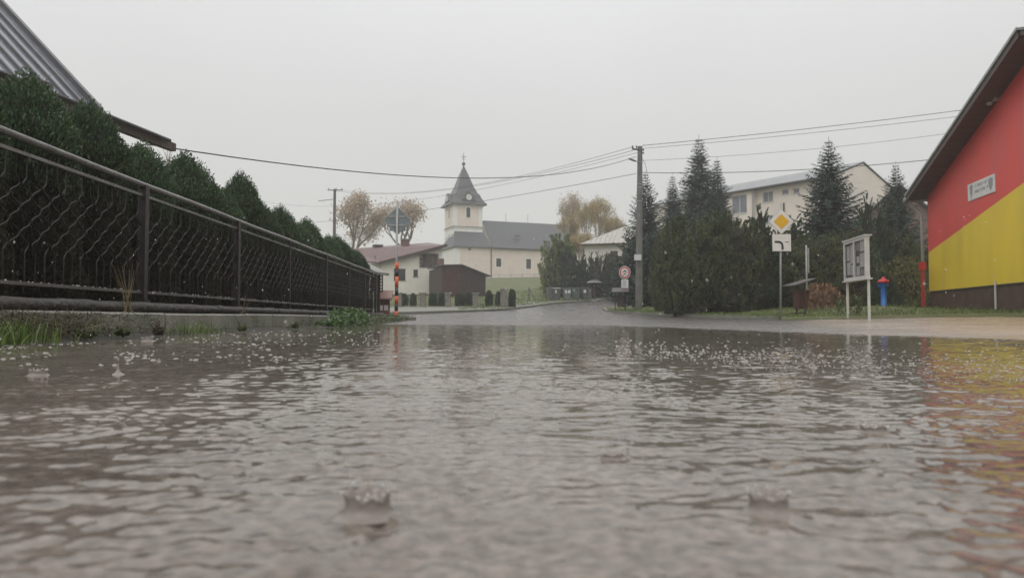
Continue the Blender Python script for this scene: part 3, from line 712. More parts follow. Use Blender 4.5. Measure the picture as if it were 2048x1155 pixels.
# ------------------------------------------------------------------ wall helper (local x along, outward -y)
def wall_mesh(mb, x0, x1, top, y0, th, z0, openings):
    us = sorted({x0, x1} | {o[0] for o in openings} | {o[1] for o in openings} | {x for x in getattr(top, 'breaks', []) if x0 < x < x1})
    for a, b in zip(us, us[1:]):
        m = (a + b) / 2; spans = []; z = z0
        for o in sorted((o for o in openings if o[0] <= m <= o[1]), key=lambda o: o[2]): spans.append((z, o[2], False)); z = o[3]
        spans.append((z, None, True))
        for lo, hi, last in spans:
            if last: za, zb = top(a), top(b)
            else: za = zb = hi
            if min(za, zb) - lo < .001: continue
            mb.prism([(a, y0, lo), (b, y0, lo), (b, y0, zb), (a, y0, za)], (0, th, 0))
    return mb
def window(parent, x0, x1, z0, z1, y, frame='white_frame', glass='dark_glass', mull=(), hor=(), fw=.06, rec=.10, sill=True, label=None, surround=None):
    f = MB()
    for a, b, c, d in ((x0, x0 + fw, z0, z1), (x1 - fw, x1, z0, z1), (x0 + fw, x1 - fw, z0, z0 + fw), (x0 + fw, x1 - fw, z1 - fw, z1)): f.bb(a, b, y + rec - .03, y + rec + .03, c, d)
    for m in mull: xx = x0 + (x1 - x0) * m; f.bb(xx - fw / 2, xx + fw / 2, y + rec - .028, y + rec + .028, z0 + fw, z1 - fw)
    for m in hor: zz = z0 + (z1 - z0) * m; f.bb(x0 + fw, x1 - fw, y + rec - .026, y + rec + .026, zz - fw / 2, zz + fw / 2)
    w_ = f.build('window', frame, parent)
    MB().bb(x0 + fw * .5, x1 - fw * .5, y + rec + .032, y + rec + .045, z0 + fw * .5, z1 - fw * .5).build('pane', glass, w_)
    if sill: MB().bb(x0 - .05, x1 + .05, y - .06, y + rec - .031, z0 - .045, z0 - .002).build('sill', frame, w_)
    if surround:
        s = MB(); q = .16
        for a, b, c, d in ((x0 - q, x0, z0 - q, z1 + q), (x1, x1 + q, z0 - q, z1 + q), (x0, x1, z1, z1 + q), (x0, x1, z0 - q, z0 - .05)): s.bb(a, b, y - .03, y - .002, c, d)
        s.build('surround', surround, w_)
    return w_
def roof_slab(mb, a, b, c, d, th):
    """quad a,b (eave) c,d (ridge), thickened downwards"""
    mb.prism([a, b, c, d], (0, 0, -th)); return mb

# ------------------------------------------------------------------ church
def church():
    p = P(910, 558, 130); yaw = R(22); z0 = G(p.x, 132) - .2
    r = empty('church', (p.x, 130, z0), yaw, label='pink and white village church with dark pointed tower and white clock on the hill', cat='church')
    def Z(py, Y=131): return (636 - py) / F * Y + .14 - z0
    ev = Z(492); rz = Z(437, 135); W = 9.6; Ln = 28.0
    top = lambda x: ev
    mb = MB(); ops = [(7.75, 8.75, Z(533, 133), Z(516, 133)), (13.6, 14.6, Z(537, 135), Z(517, 135)), (2.45, 2.95, Z(500), Z(494.5)), (19.2, 20.2, Z(538, 137), Z(518, 137))]
    wall_mesh(mb, 0, Ln, top, 0, .5, -1.5, ops)
    mb.bb(0, .5, .5, W, -1.5, ev); mb.bb(Ln - .5, Ln, .5, W, -1.5, ev); mb.bb(.5, Ln - .5, W - .5, W, -1.5, ev); mb.build('nave_wall', 'plaster_pink', r)
    MB().bb(-.02, 24.04, -.03, -.004, -1.5, .55).build('base_course', 'plaster_white', r)
    c = MB(); c.bb(-.06, .9, -.025, -.003, .55, ev - .3); c.bb(-.025, -.003, -.02, W, .55, ev - .3); c.bb(-.1, 24.1, -.09, -.006, ev - .30, ev - .02); c.build('corner_strip', 'plaster_white', r)
    for i, o in enumerate(ops): window(r, o[0], o[1], o[2], o[3], 0, 'brown_frame', 'dark_glass', mull=(.5,) if i != 2 else (), hor=(.33, .66) if i != 2 else (), surround='plaster_white' if i != 2 else None, fw=.06, rec=.22, sill=False)
    # nave roof: front and rear slopes and hip at the far end
    n = MB(); x0 = 6.9; ym = W / 2; E = .45; 
    roof_slab(n, (x0, -E, ev - .1), (Ln + E, -E, ev - .1), (Ln - 3.5, ym, rz), (x0, ym, rz), .18)
    n.build('nave_roof', 'slate', r)
    n = MB(); roof_slab(n, (Ln + E, W + E, ev - .1), (x0, W + E, ev - .1), (x0, ym + .003, rz), (Ln - 3.5, ym + .003, rz), .18)
    n.prism([(Ln + E, -E, ev - .12), (Ln + E, W + E, ev - .12), (Ln - 3.5, ym, rz - .01)], (0, 0, -.15)); n.build('rear_roof', 'slate', r)
    MB().prism([(x0 + .1, .2, ev - .2), (x0 + .1, W - .2, ev - .2), (x0 + .1, ym, rz - .25)], (.3, 0, 0)).build('roof_gable', 'plaster_white', r)
    MB().tube([(x0, -E - .05, ev - .12), (Ln, -E - .05, ev - .12)], .09, 6).build('gutter', 'dark_steel', r)
    for x in (11.5, 16.0): MB().tube([(x, ym, rz - .1), (x, ym, rz + 1.6)], .03, 5).build('lightning_rod', 'dark_steel', r)
    MB().tube([(6.75, -.12, ev - .1), (6.75, -.12, -1.2)], .08, 6).build('downpipe', 'brown_frame', r)
    MB().bb(11.9, 12.8, .9, 1.4, ev + 2.3, ev + 2.45).build('roof_vent', 'roof_edge', r)
    # snow guard strip, lighter lowest course
    # annex lean-to roof before the tower
    a = MB(); T0, T1, TY = .35, 5.85, 2.0; az = Z(462, 132.5)
    a.prism([(-.35, -.45, ev - .05), (6.85, -.45, ev - .05), (5.9, TY, az), (.5, TY, az)], (0, 0, -.15))
    a.prism([(-.35, -.45, ev - .06), (.5, TY, az - .01), (.2, W - 1, ev + .7), (-.35, W, ev - .06)], (0, 0, -.12))
    a.build('annex_roof', 'slate', r)
    # tower
    te = Z(404, 133); tw = T1 - T0; ws = (T0 + T1) / 2
    ox0, ox1, oz0, oz1 = ws - .42, ws + .42, Z(433, 132.5), Z(417, 132.5)
    t = MB(); wall_mesh(t, T0, T1, lambda x: te, TY, .5, -1, [(ox0, ox1, oz0, oz1)])
    t.bb(T0, T0 + .5, TY + .5, TY + tw, -1, te); t.bb(T1 - .5, T1, TY + .5, TY + tw, -1, te); t.bb(T0 + .5, T1 - .5, TY + tw - .5, TY + tw, -1, te)
    t.build('tower_wall', 'plaster_white', r)
    # pink fields between white corner strips
    s = MB(); zb, zt = Z(455, 132.5), te - .5
    wall_mesh(s, T0 + .75, T1 - .75, lambda x: zt, TY - .02, .018, zb + .2, [(ox0 - .14, ox1 + .14, oz0 - .14, oz1 + .55)]); s.bb(T0 - .02, T0 - .002, TY + .75, TY + tw - .75, zb + .2, zt); s.build('tower_field', 'plaster_pink', r)
    for py, hh, q in ((454, .14, .12), (452, .07, .18), (471, .12, .10), (407, .3, .16)):
        zc = Z(py, 132.5); MB().bb(T0 - q, T1 + q, TY - q, TY + tw + q, zc - hh / 2, zc + hh / 2).build('cornice', 'plaster_white' if py not in (452,) else 'roof_edge', r)
    # arched belfry window
    arch = MB(); pts = [(ox0, TY - .024, oz0), (ox1, TY - .024, oz0), (ox1, TY - .024, oz1)] + [(ws + .42 * math.cos(k * math.pi / 8), TY - .024, oz1 + .42 * math.sin(k * math.pi / 8)) for k in range(1, 8)] + [(ox0, TY - .024, oz1)]
    win = arch.prism([Vector(p_) + Vector((0, .0, 0)) for p_ in pts], (0, .02, 0)).build('belfry_window', 'dark_glass', r)
    lv = MB()
    for k in range(7): zz = oz0 + .1 + k * .22; lv.box((ws, TY - .03, zz), (.78, .05, .03), rx=.6)
    lv.build('louvre', 'brown_frame', win)
    fr = MB()
    for sg in (-1, 1): fr.bb(ws + sg * .42 - .05, ws + sg * .42 + .05, TY - .05, TY - .026, oz0 - .05, oz1)
    fr.tube([(ws + .44 * math.cos(k * math.pi / 10), TY - .04, oz1 + .44 * math.sin(k * math.pi / 10)) for k in range(11)], .05, 5); fr.bb(ws - .5, ws + .5, TY - .07, TY - .026, oz0 - .14, oz0 - .05); fr.build('frame', 'plaster_white', win)
    MB().bb(T0 - .03, T0 - .004, TY + tw / 2 - .3, TY + tw / 2 + .3, oz0, oz1 + .35).build('side_window', 'dark_glass', r)
    MB().bb(T0 - .03, T0 - .004, TY + tw / 2 - .2, TY + tw / 2 + .2, Z(475, 133), Z(466, 133)).build('side_window', 'dark_glass', r)
    # spire: square, concave
    cx, cy = ws, TY + tw / 2; q2 = math.sqrt(2)
    prof = [(3.42, -.42), (3.34, -.12), (2.85, .55), (2.55, 1.15), (2.36, 1.75), (2.02, 2.2), (1.45, 3.6), (1.05, 4.9), (.70, 6.0), (.36, 7.0), (.12, 7.7), (.05, 8.0)]
    k = (Z(325, 134) - te) / 8.0
    sp = MB(); sp.lathe((cx, cy, te), [(a_ * q2, b_ * k) for a_, b_ in prof], 4, math.pi / 4); sp.build('spire', 'slate', r)
    ct = te + .75
    # clock gables, front and left
    for f_ in (0, 1):
        d = MB(); hw = 1.35
        pr = [(-hw, -.35), (hw, -.35), (.95, .3), (.62, .95), (0, 1.2), (-.62, .95), (-.95, .3)]
        if f_ == 0: pts = [(cx + a_, cy - 3.16, ct + b_) for a_, b_ in pr]; ex = (0, 1.6, 0)
        else: pts = [(cx - 3.16, cy - a_, ct + b_) for a_, b_ in pr]; ex = (1.6, 0, 0)
        dm = d.prism(pts, ex).build('clock_gable', 'roof_edge', r)
        cl = MB(); n = 24; ring = [(math.cos(2 * math.pi * j / n) * .52, math.sin(2 * math.pi * j / n) * .52 + .18) for j in range(n)]
        if f_ == 0: cl.prism([(cx + a_, cy - 3.21, ct + b_) for a_, b_ in ring], (0, .045, 0))
        else: cl.prism([(cx - 3.21, cy - a_, ct + b_) for a_, b_ in ring], (.045, 0, 0))
        cf = cl.build('clock_face', 'sign_white', r)
        h = MB()
        for ang, ln, wd in ((R(42), .42, .06), (R(222), .26, .07)):
            q = Vector((math.sin(ang), 0, math.cos(ang)))
            if f_ == 0: c0 = Vector((cx, cy - 3.225, ct + .18)); h.tube([c0, c0 + q * ln], wd / 2, 4)
            else: c0 = Vector((cx - 3.225, cy, ct + .18)); h.tube([c0, c0 + Vector((0, -q.x, q.z)) * ln], wd / 2, 4)
        h.build('clock_hand', 'sign_black', cf)
    zt = te + 8.0 * k
    MB().lathe((cx, cy, zt - .1), [(.02, 0), (.26, .12), (.36, .36), (.26, .60), (.02, .72)], 12).build('finial_ball', 'roof_edge', r, smooth=True)
    x = MB(); x.tube([(cx, cy, zt + .5), (cx, cy, zt + 2.3)], .05, 5); x.bb(cx - .42, cx + .42, cy - .04, cy + .04, zt + 1.55, zt + 1.65); x.bb(cx - .25, cx + .25, cy - .04, cy + .04, zt + 1.15, zt + 1.23); x.build('cross', 'dark_steel', r)
    # railing in front on a stepped base
    f = empty('churchyard_fence', (0, 0, 0), label='thin metal railing on a stepped concrete base below the church wall', cat='fence')
    xs_ = [976, 998, 1022, 1045, 1069, 1092]; 
    for a_, b_ in zip(xs_, xs_[1:]):
        A = P(a_, 560, 124); B = P(b_, 560, 125); zb = min(G(A.x, A.y), G(B.x, B.y)) + .1; za = P(a_, 562 - (a_ - 976) * .025, 124).z
        m = MB(); d = (B - A); m.prism([(A.x, A.y, zb - .6), (B.x, B.y, zb - .6), (B.x, B.y, za), (A.x, A.y, za)], (0, .25, 0)); m.build('base_step', 'concrete', f)
        MB().tube([(A.x, A.y, zb), (A.x, A.y, za + 1.15)], .05, 5).build('post', 'galvanised', f)
        m = MB()
        for q in (.15, 1.05): m.tube([(A.x, A.y, za + q), (B.x, B.y, za + q)], .028, 4)
        for j in range(1, 9): c0 = A.lerp(B, j / 9); m.tube([(c0.x, c0.y, za + .15), (c0.x, c0.y, za + 1.05)], .014, 3)
        m.build('rail_panel', 'galvanised', f)
church()

# ------------------------------------------------------------------ white house with brown roof, garage
def white_house():
    Y = 74; a = P(762, 590, Y - .6); b = P(884, 590, Y + 1.2); ang = math.atan2(b.y - a.y, b.x - a.x)
    z0 = G(a.x, Y) - .1; W = math.dist((a.x, a.y), (b.x, b.y))
    r = empty('white_house', (a.x, a.y, z0), ang, label='cream white house with a long brown sloping roof and recessed balcony behind the pillar fence', cat='house')
    s = W / 122.0
    X = lambda px: (px - 762) * s
    Z = lambda py: (636 - py) / F * Y + .14 - z0
    e0, e1 = Z(523), Z(489)
    top = lambda x: e0 + (e1 - e0) * min(1, max(0, x / W)) 
    ops = [(X(787), X(810), Z(560), Z(537)), (X(826), X(835), Z(552), Z(538)), (X(860), X(875), Z(566), Z(542)), (X(838), X(877), Z(534), Z(505))]
    m = MB(); wall_mesh(m, 0, W, top, 0, .35, -1, ops); 
    m.bb(0, .35, .35, 8, -1, e0 - .1); m.prism([(W - .35, .35, -1), (W - .35, 8, -1), (W - .35, 8, e1 - .2), (W - .35, .35, e1 - .1)], (.35, 0, 0)); m.build('wall', 'plaster_cream', r)
    window(r, *ops[0], 0, 'brown_frame', 'dark_glass', mull=(.35,), fw=.06, rec=.15)
    window(r, *ops[1], 0, 'brown_frame', 'dark_glass', fw=.06, rec=.15)
    window(r, *ops[2], 0, 'brown_frame', 'dark_glass', fw=.06, rec=.15)
    o = ops[3]; m = MB(); m.bb(o[0], o[1], 1.5, 1.56, o[2], o[3] + .1); m.bb(o[0], o[1], .352, 1.5, o[2] - .12, o[2] - .002); m.build('balcony_recess', 'plaster_white', r)
    MB().bb(X(850), X(865), 1.44, 1.495, o[2], o[2] + 1.75).build('balcony_door', 'brown_frame', r)
    MB().bb(X(851), X(864), .02, .06, o[2] + .002, o[3] - .03).build('balcony_panel', 'brown_frame', r)
    for (q0, q1) in ((X(838), X(850) - .01), (X(865) + .01, X(877))):
        rl = empty('railing', (0, 0, 0)); rl.parent = r
        for k in range(3): MB().bb(q0, q1, -.09, -.04, o[2] + .05 + k * .33, o[2] + .23 + k * .33).build('board', 'brown_frame', rl)
    # side part to the left, lower
    m = MB(); m.bb(X(728), -.004, .4, 8, -1, Z(527)); m.build('side_wall', 'plaster_cream', r)
    # roof: big single slope seen from its lower side, ridge running back
    m = MB()
    def Q(px, py, dy): return (((px - 1024) * (Y + dy) + 262 * Y) / F, dy, (636 - py) / F * (Y + dy) + .14 - z0)
    m = MB(); m.prism([Q(757, 525, -.5), Q(889, 486.5, -.5), Q(884, 483, 5), Q(728, 500, 5)], (0, 0, -.15)); m.prism([Q(757, 525, -.5), Q(728, 500, 5), Q(727, 523, .2)], (0, 0, -.15)); m.build('upper_roof', 'brown_roof', r)
    MB().prism([(X(757), -.60, Z(525) + .02), (X(892), -.60, Z(486) + .02), (X(892), -.60, Z(486) - .26), (X(757), -.60, Z(525) - .26)], (0, .045, 0)).build('barge_board', 'soffit', r)
    c = MB().bb(X(813), X(829), 3.5, 4.2, Z(505), Z(471.0)).build('chimney', 'brick_red', r); MB().bb(X(812), X(830), 3.4, 4.3, Z(471) + .002, Z(469)).build('cap', 'concrete', c)
    c = MB().bb(X(758), X(772), 4.0, 4.8, Z(510), Z(485)).build('chimney', 'brick_red', r); MB().bb(X(755), X(775), 3.8, 5.0, Z(485) + .002, Z(482)).build('cap', 'roof_edge', c)
    MB().tube([(X(752), 1.0, Z(520)), (X(752), 1.0, Z(511))], .07, 6).build('vent_pipe', 'roof_edge', r)
    # garage
    Yg = 69; a = P(884, 592, Yg); b = P(971, 592, Yg + 1.5); ang = math.atan2(b.y - a.y, b.x - a.x); z0 = G(a.x, Yg) - .2; W = math.dist((a.x, a.y), (b.x, b.y)); s = W / 87
    r = empty('garage', (a.x, a.y, z0), ang, label='dark red brown boarded shed with a low pitched roof beside the white house', cat='shed')
    X = lambda px: (px - 884) * s; Z = lambda py: (636 - py) / F * Yg + .14 - z0
    h0, h1, h2 = Z(530), Z(529), Z(549)
    def tp(x): return h0 + (h1 - h0) * x / X(922) if x < X(922) else h1 + (h2 - h1) * (x - X(922)) / (W - X(922))
    n = 40
    core = MB(); tp.breaks = [X(922)]; 
    class TP:
        breaks = [X(922)]
        def __call__(s_, x): return tp(x) - .02
    wall_mesh(core, .02, W - .02, TP(), .03, .2, 0, []); core.bb(.02, .2, .24, 5, 0, h0 - .2); core.bb(W - .2, W - .02, .24, 5, 0, h2 - .2); core.build('wall', 'dark_boards', r)
    bw = W / n
    for i in range(n):
        x0, x1 = i * bw + .012, (i + 1) * bw; mat = 'red_boards' if x1 < X(923) else 'dark_boards'
        MB().prism([(x0, 0, .02), (x1, 0, .02), (x1, 0, tp(x1) - .03), (x0, 0, tp(x0) - .03)], (0, .028, 0)).build('board', mat, r)
    m = MB(); m.prism([(-.15, -.3, h0 + .05), (X(922), -.3, h1 + .09), (X(922), 5.2, h1 + .09), (-.15, 5.2, h0 + .05)], (0, 0, -.1)); m.prism([(X(922), -.3, h1 + .09), (X(980), -.3, Z(549)), (X(980), 5.2, Z(549)), (X(922), 5.2, h1 + .09)], (0, 0, -.1)); m.build('roof', 'roof_edge', r)
    MB().bb(.1, .6, 1.5, 2.0, h0 - .1, Z(514)).build('chimney', 'brick_red', r)
white_house()

# ------------------------------------------------------------------ pillar fence
def pillar_fence():
    r = empty('pillar_fence', (0, 0, 0), label='low wall with grey stone pillars and dark railings in front of the house', cat='fence')
    px = [754, 798, 845, 896, 951, 1008]; pil = []
    for i, q in enumerate(px):
        Y = 49 - i * .35 + (0 if i < 5 else 0); p = P(q, 612, Y); pil.append((p.x, Y))
    for i, (x, y) in enumerate(pil):
        z = P(px[i], 613, y).z; h = (613 - (587 if i < 5 else 579)) / F * y; wd = .36 if i < 5 else .46
        MB().bb(x - wd / 2, x + wd / 2, y - wd / 2, y + wd / 2, z - .4, z + h).build('pillar', 'stone_pillar', r)
        MB().bb(x - wd / 2 - .05, x + wd / 2 + .05, y - wd / 2 - .05, y + wd / 2 + .05, z + h + .002, z + h + .07).build('pillar_cap', 'concrete', r)
    for i in range(5):
        (x0, y0), (x1, y1) = pil[i], pil[i + 1]; z0 = P(px[i], 612, y0).z; z1 = P(px[i + 1], 612, y1).z
        m = MB(); m.prism([(x0 + .18, y0 - .12, z0 - .6), (x1 - .18 - (.05 if i == 4 else 0), y1 - .12, z1 - .6), (x1 - .18 - (.05 if i == 4 else 0), y1 - .12, z1), (x0 + .18, y0 - .12, z0)], (0, .24, 0)); m.build('low_wall', 'concrete', r)
        m = MB()
        for h in (.12, .72): m.tube([(x0 + .18, y0, z0 + h), (x1 - .2, y1, z1 + h)], .02, 4)
        m.build('rail', 'iron', r)
        nb = 12
        for k in range(1, nb): t = k / nb; MB().tube([(x0 + (x1 - x0) * t, y0 + (y1 - y0) * t, z0 + .05 + (z1 - z0) * t), (x0 + (x1 - x0) * t, y0 + (y1 - y0) * t, z0 + (z1 - z0) * t + .80)], .011, 4).build('bar', 'iron', r)
    # small clipped thujas behind it
    me = [thuja_crown(1.0, .30, 1500, s, leaf=.07, shape='column', core=.85, zlo=.0) for s in (21, 22)]
    st = MB().tube([(0, 0, -.25), (0, 0, .5)], .04, 5); tm = None
    labs = {812: 'beside the second pillar from the left', 829: 'left of the third pillar', 867: 'right of the third pillar', 882: 'left of the fourth pillar', 925: 'right of the fourth pillar', 938: 'left of the fifth pillar'}
    for i, (q, tp, dx, Y) in enumerate([(808, 588, 17, 50.4), (826, 587, 14, 50.4), (866, 587, 18, 50), (883, 586, 15, 50), (920, 588, 22, 50), (938, 586, 16, 49.6), (978, 582, 16, 49.2), (997, 583, 14, 49), (1024, 579, 15, 47.4), (771, 590, 16, 51)]):
        p = P(q, 613, Y); h = (614 - tp) / F * Y + .1
        lab = {808: 'clipped thuja left of the striped post, just right of the second pillar', 826: 'clipped thuja left of the third pillar', 866: 'clipped thuja right of the third pillar', 883: 'clipped thuja left of the fourth pillar', 920: 'wide clipped thuja right of the fourth pillar', 938: 'clipped thuja left of the fifth pillar', 771: 'clipped thuja beside the leftmost pillar', 978: 'clipped dark thuja between the two right hand pillars, nearer the fifth', 997: 'clipped dark thuja just left of the tall end pillar', 1024: 'clipped dark thuja right of the tall end pillar, outside the fence'}.get(q, 'small clipped dark thuja behind the low pillar fence below the white house')
        root, t = plant('clipped_thuja', me[i % 2], st if tm is None else None, (p.x, Y, p.z - .1), i, (dx / F * Y / .6, dx / F * Y / .6, h), 'bark', lab, 'shrub', 'clipped thujas along the pillar fence', trunk_me=tm)
        if tm is None: tm = t
pillar_fence()
def mesh_fence_posts():
    r = empty('wire_fence', (0, 0, 0), label='thin steel fence post with a slanting brace on the grass bank by the bins', cat='fence post')
    p = P(1058, 611, 62); q = P(1077, 609, 62)
    MB().tube([(p.x, 62, p.z - .2), (p.x, 62, P(1058, 574, 62).z)], .035, 6).build('post', 'dark_steel', r)
    MB().tube([(q.x, 62, q.z - .2), (p.x + .03, 62, P(1058, 578, 62).z)], .03, 6).build('brace', 'dark_steel', r)
mesh_fence_posts()

# ------------------------------------------------------------------ fence end: lattice arbour and small shrine
def lattice():
    r = empty('garden_arbour', (0, 0, 0), label='dark wooden lattice arbour with a pale slanted roof past the iron fence end', cat='arbour')
    Y = 24.5
    def q(px, py, dy=0): return P(px, py, Y + dy)
    for px in (731, 743, 757):
        a = q(px, 634); MB().bb(a.x - .045, a.x + .045, Y - .045, Y + .045, .1, q(px, 544 if px < 750 else 548).z).build('post', 'iron', r)
    for i, py in enumerate((551, 557, 563, 569, 575, 581)):
        a, b = q(728, py), q(765, py + 1.5); MB().prism([(a.x, Y - .03, a.z - .022), (b.x, Y - .03, b.z - .022), (b.x, Y - .03, b.z + .022), (a.x, Y - .03, a.z + .022)], (0, -.02, 0)).build('slat', 'iron', r)
    for px in (735, 747, 752, 760, 765): a, b = q(px, 549), q(px, 583); MB().bb(a.x - .02, a.x + .02, Y - .028, Y + .0, b.z, a.z).build('upright', 'iron', r)
    a, b = q(716, 524), q(758, 545); MB().prism([(a.x, Y - .5, a.z), (b.x, Y - .5, b.z), (b.x, Y + 2.0, b.z + .1), (a.x, Y + 2.0, a.z + .1)], (0, 0, -.09)).build('roof', 'concrete', r)
lattice()
def shrine():
    Y = 26.0; a = P(767, 628, Y); z0 = G(a.x, Y)
    r = empty('notice_shrine', (a.x, Y, z0), R(8), label='small red brown wooden notice cabinet with a sloping tiled roof behind the striped post', cat='notice cabinet')
    Z = lambda py: (636 - py) / F * Y + .14 - z0; k = Y / F
    MB().bb(-.23, .23, -.2, .2, -.1, .17).build('base', 'stone_pillar', r)
    m = MB(); m.bb(-.22, -.18, -.18, .2, .172, Z(593)); m.bb(.18, .22, -.18, .2, .172, Z(593)); m.bb(-.18, .18, .14, .2, .172, Z(593)); m.bb(-.18, .18, -.18, .14, .172, .24); m.build('cabinet', 'shrine_wood', r)
    m = MB()
    m.bb(-.178, .178, -.16, -.13, .242, .30); m.bb(-.178, .178, -.16, -.13, Z(596), Z(593)); m.bb(-.02, .02, -.16, -.13, .30, Z(596)); m.build('door_frame', 'shrine_wood', r)
    MB().bb(-.165, .165, -.125, -.118, .29, .48).build('notice', 'paper', r); MB().bb(-.178, .178, -.117, -.112, .242, Z(593) - .01).build('back_panel', 'bin_redwood', r)
    MB().prism([(-.30, -.28, Z(594) - .03), (.28, -.28, Z(594) - .03), (.34, .10, Z(580)), (-.2, .10, Z(580))], (0, 0, -.05)).build('roof', 'shrine_roof', r)
    MB().prism([(-.30, .40, Z(594) - .03), (.28, .40, Z(594) - .03), (.34, .104, Z(580)), (-.2, .104, Z(580))], (0, 0, -.05)).build('rear_roof', 'shrine_roof', r)
shrine()

# ------------------------------------------------------------------ left sign seen from behind
def left_sign():
    Y = 21.8; b = P(791, 634, Y); t = P(795, 403, Y)
    r = empty('striped_sign_post', (b.x, Y, .16), 0, label='back of a diamond road sign on a tall post with orange and black bands', cat='road sign')
    H = t.z - .16; lx = t.x - b.x
    at = lambda z: (lx * z / H, 0, z)
    MB().tube([(0, 0, -.1), at(H)], .034, 8).build('post', 'galvanised', r, smooth=True)
    bands = [(635, 621), (621, 607), (607, 591), (591, 574), (574, 552), (552, 538), (538, 524)]
    for i, (y0, y1) in enumerate(bands):
        z0, z1 = (634 - y0) / F * Y, (634 - y1) / F * Y; p = Vector(at(z0)); q = Vector(at(z1)); MB().tube([p + Vector((.02, -.01, 0)), q + Vector((.02, -.01, 0))], .052, 8).build('band', 'orange_paint' if i % 2 == 0 else 'sign_black', r, smooth=True)
    zc = P(793, 441, Y).z - .16; c = Vector(at(zc)); hd = 27 / F * Y; vd = 27 / F * Y
    # rounded diamond plate facing away
    pts = []
    for k in range(4):
        a = k * math.pi / 2
        for da in (-.10, .10): pts.append(c + Vector((math.cos(a + da) * hd * .97, .05, math.sin(a + da) * vd * .97)))
    pl = MB().prism(pts, (0, .012, 0)).build('sign_plate', 'sign_back', r)
    rim = MB(); rim.tube(pts + [pts[0]], .012, 5); rim.build('rim', 'galvanised', pl)
    for dz in (-.13, .13): MB().bb(c.x - hd * (1 - .13 / vd) + .03, c.x + hd * (1 - .13 / vd) - .03, .028, .048, c.z + dz - .022, c.z + dz + .022).build('bracket', 'galvanised', r)
    MB().bb(c.x - .24, c.x + .24, .064, .074, c.z - .30, c.z - .02).build('lower_plate', 'sign_back', r)
left_sign()

# ------------------------------------------------------------------ right priority sign
def priority_sign():
    Y = 24; b = P(1562, 640, Y); r = empty('priority_sign', (b.x, Y, b.z - .02), 0, label='yellow and white diamond priority sign with a white bend panel beneath, on the verge corner', cat='road sign')
    Z = lambda py: (640 - py) / F * Y; k = Y / F
    MB().tube([(0, .04, -.1), (.06, .04, Z(404))], .033, 8).build('post', 'galvanised', r, smooth=True)
    cz = Z(441); cx = (1565.5 - 1562) * k; h = 23.5 * k
    def dia(s_, y0, th, mat, name, par):
        pts = []
        for q in range(4):
            a = q * math.pi / 2
            for da in (-.08, .08): pts.append((cx + math.cos(a + da) * h * s_, y0, cz + math.sin(a + da) * h * s_))
        return MB().prism(pts, (0, th, 0)).build(name, mat, par)
    d = dia(1.0, -.01, .012, 'sign_white', 'diamond_plate', r); dia(.62, -.016, .005, 'sign_yellow', 'yellow_field', d)
    dia(1.02, .0035, .008, 'sign_back', 'edge', d)
    x0, x1, z0, z1 = (1547 - 1562) * k, (1584 - 1562) * k, Z(500.5), Z(466.5)
    p = MB().bb(x0, x1, -.01, .004, z0, z1).build('bend_panel', 'sign_white', r)
    MB().bb(x0 - .008, x1 + .008, .005, .010, z0 - .008, z1 + .008).build('edge', 'sign_back', p)
    cxp = (1562 - 1562) * k
    # thick priority bend: from the left, curving down
    q = lambda px, py: ((px - 1562) * k, Z(py))
    path = [(1551.5, 482), (1558, 482), (1562, 482.6), (1565, 484.5), (1566.6, 488), (1567, 492), (1567, 497.5)]
    pts = [Vector((*q(*a), 0)) for a in path]; wdt = .035; up, lo = [], []
    for i, a in enumerate(pts):
        t = (pts[min(i + 1, len(pts) - 1)] - pts[max(i - 1, 0)]).normalized(); n = Vector((-t.y, t.x, 0)); up.append(a + n * wdt); lo.append(a - n * wdt)
    m = MB()
    for i in range(len(pts) - 1): m.prism([(v.x, -.013, v.y) for v in (lo[i], lo[i + 1], up[i + 1], up[i])], (0, .0025, 0))
    m.build('bend_symbol', 'sign_black', p)
    a, b_ = q(1572, 481.6), q(1580, 483); MB().bb(a[0], b_[0], -.013, -.0105, b_[1], a[1]).build('side_line', 'sign_black', p)
priority_sign()
def thin_post():
    Y = 27; b = P(1614.5, 628, Y); z = G(b.x, Y) + .08; r = empty('marker_post', (b.x, Y, z), label='plain thin grey steel post standing behind the brown litter bin', cat='post')
    MB().tube([(0, 0, -.1), (0, 0, P(1614, 490, Y).z - z)], .030, 7).build('post', 'galvanised', r, smooth=True)
    MB().bb(.035, .09, -.03, .03, P(1614, 545, Y).z - z, P(1614, 496, Y).z - z).build('side_strip', 'galvanised', r)
thin_post()
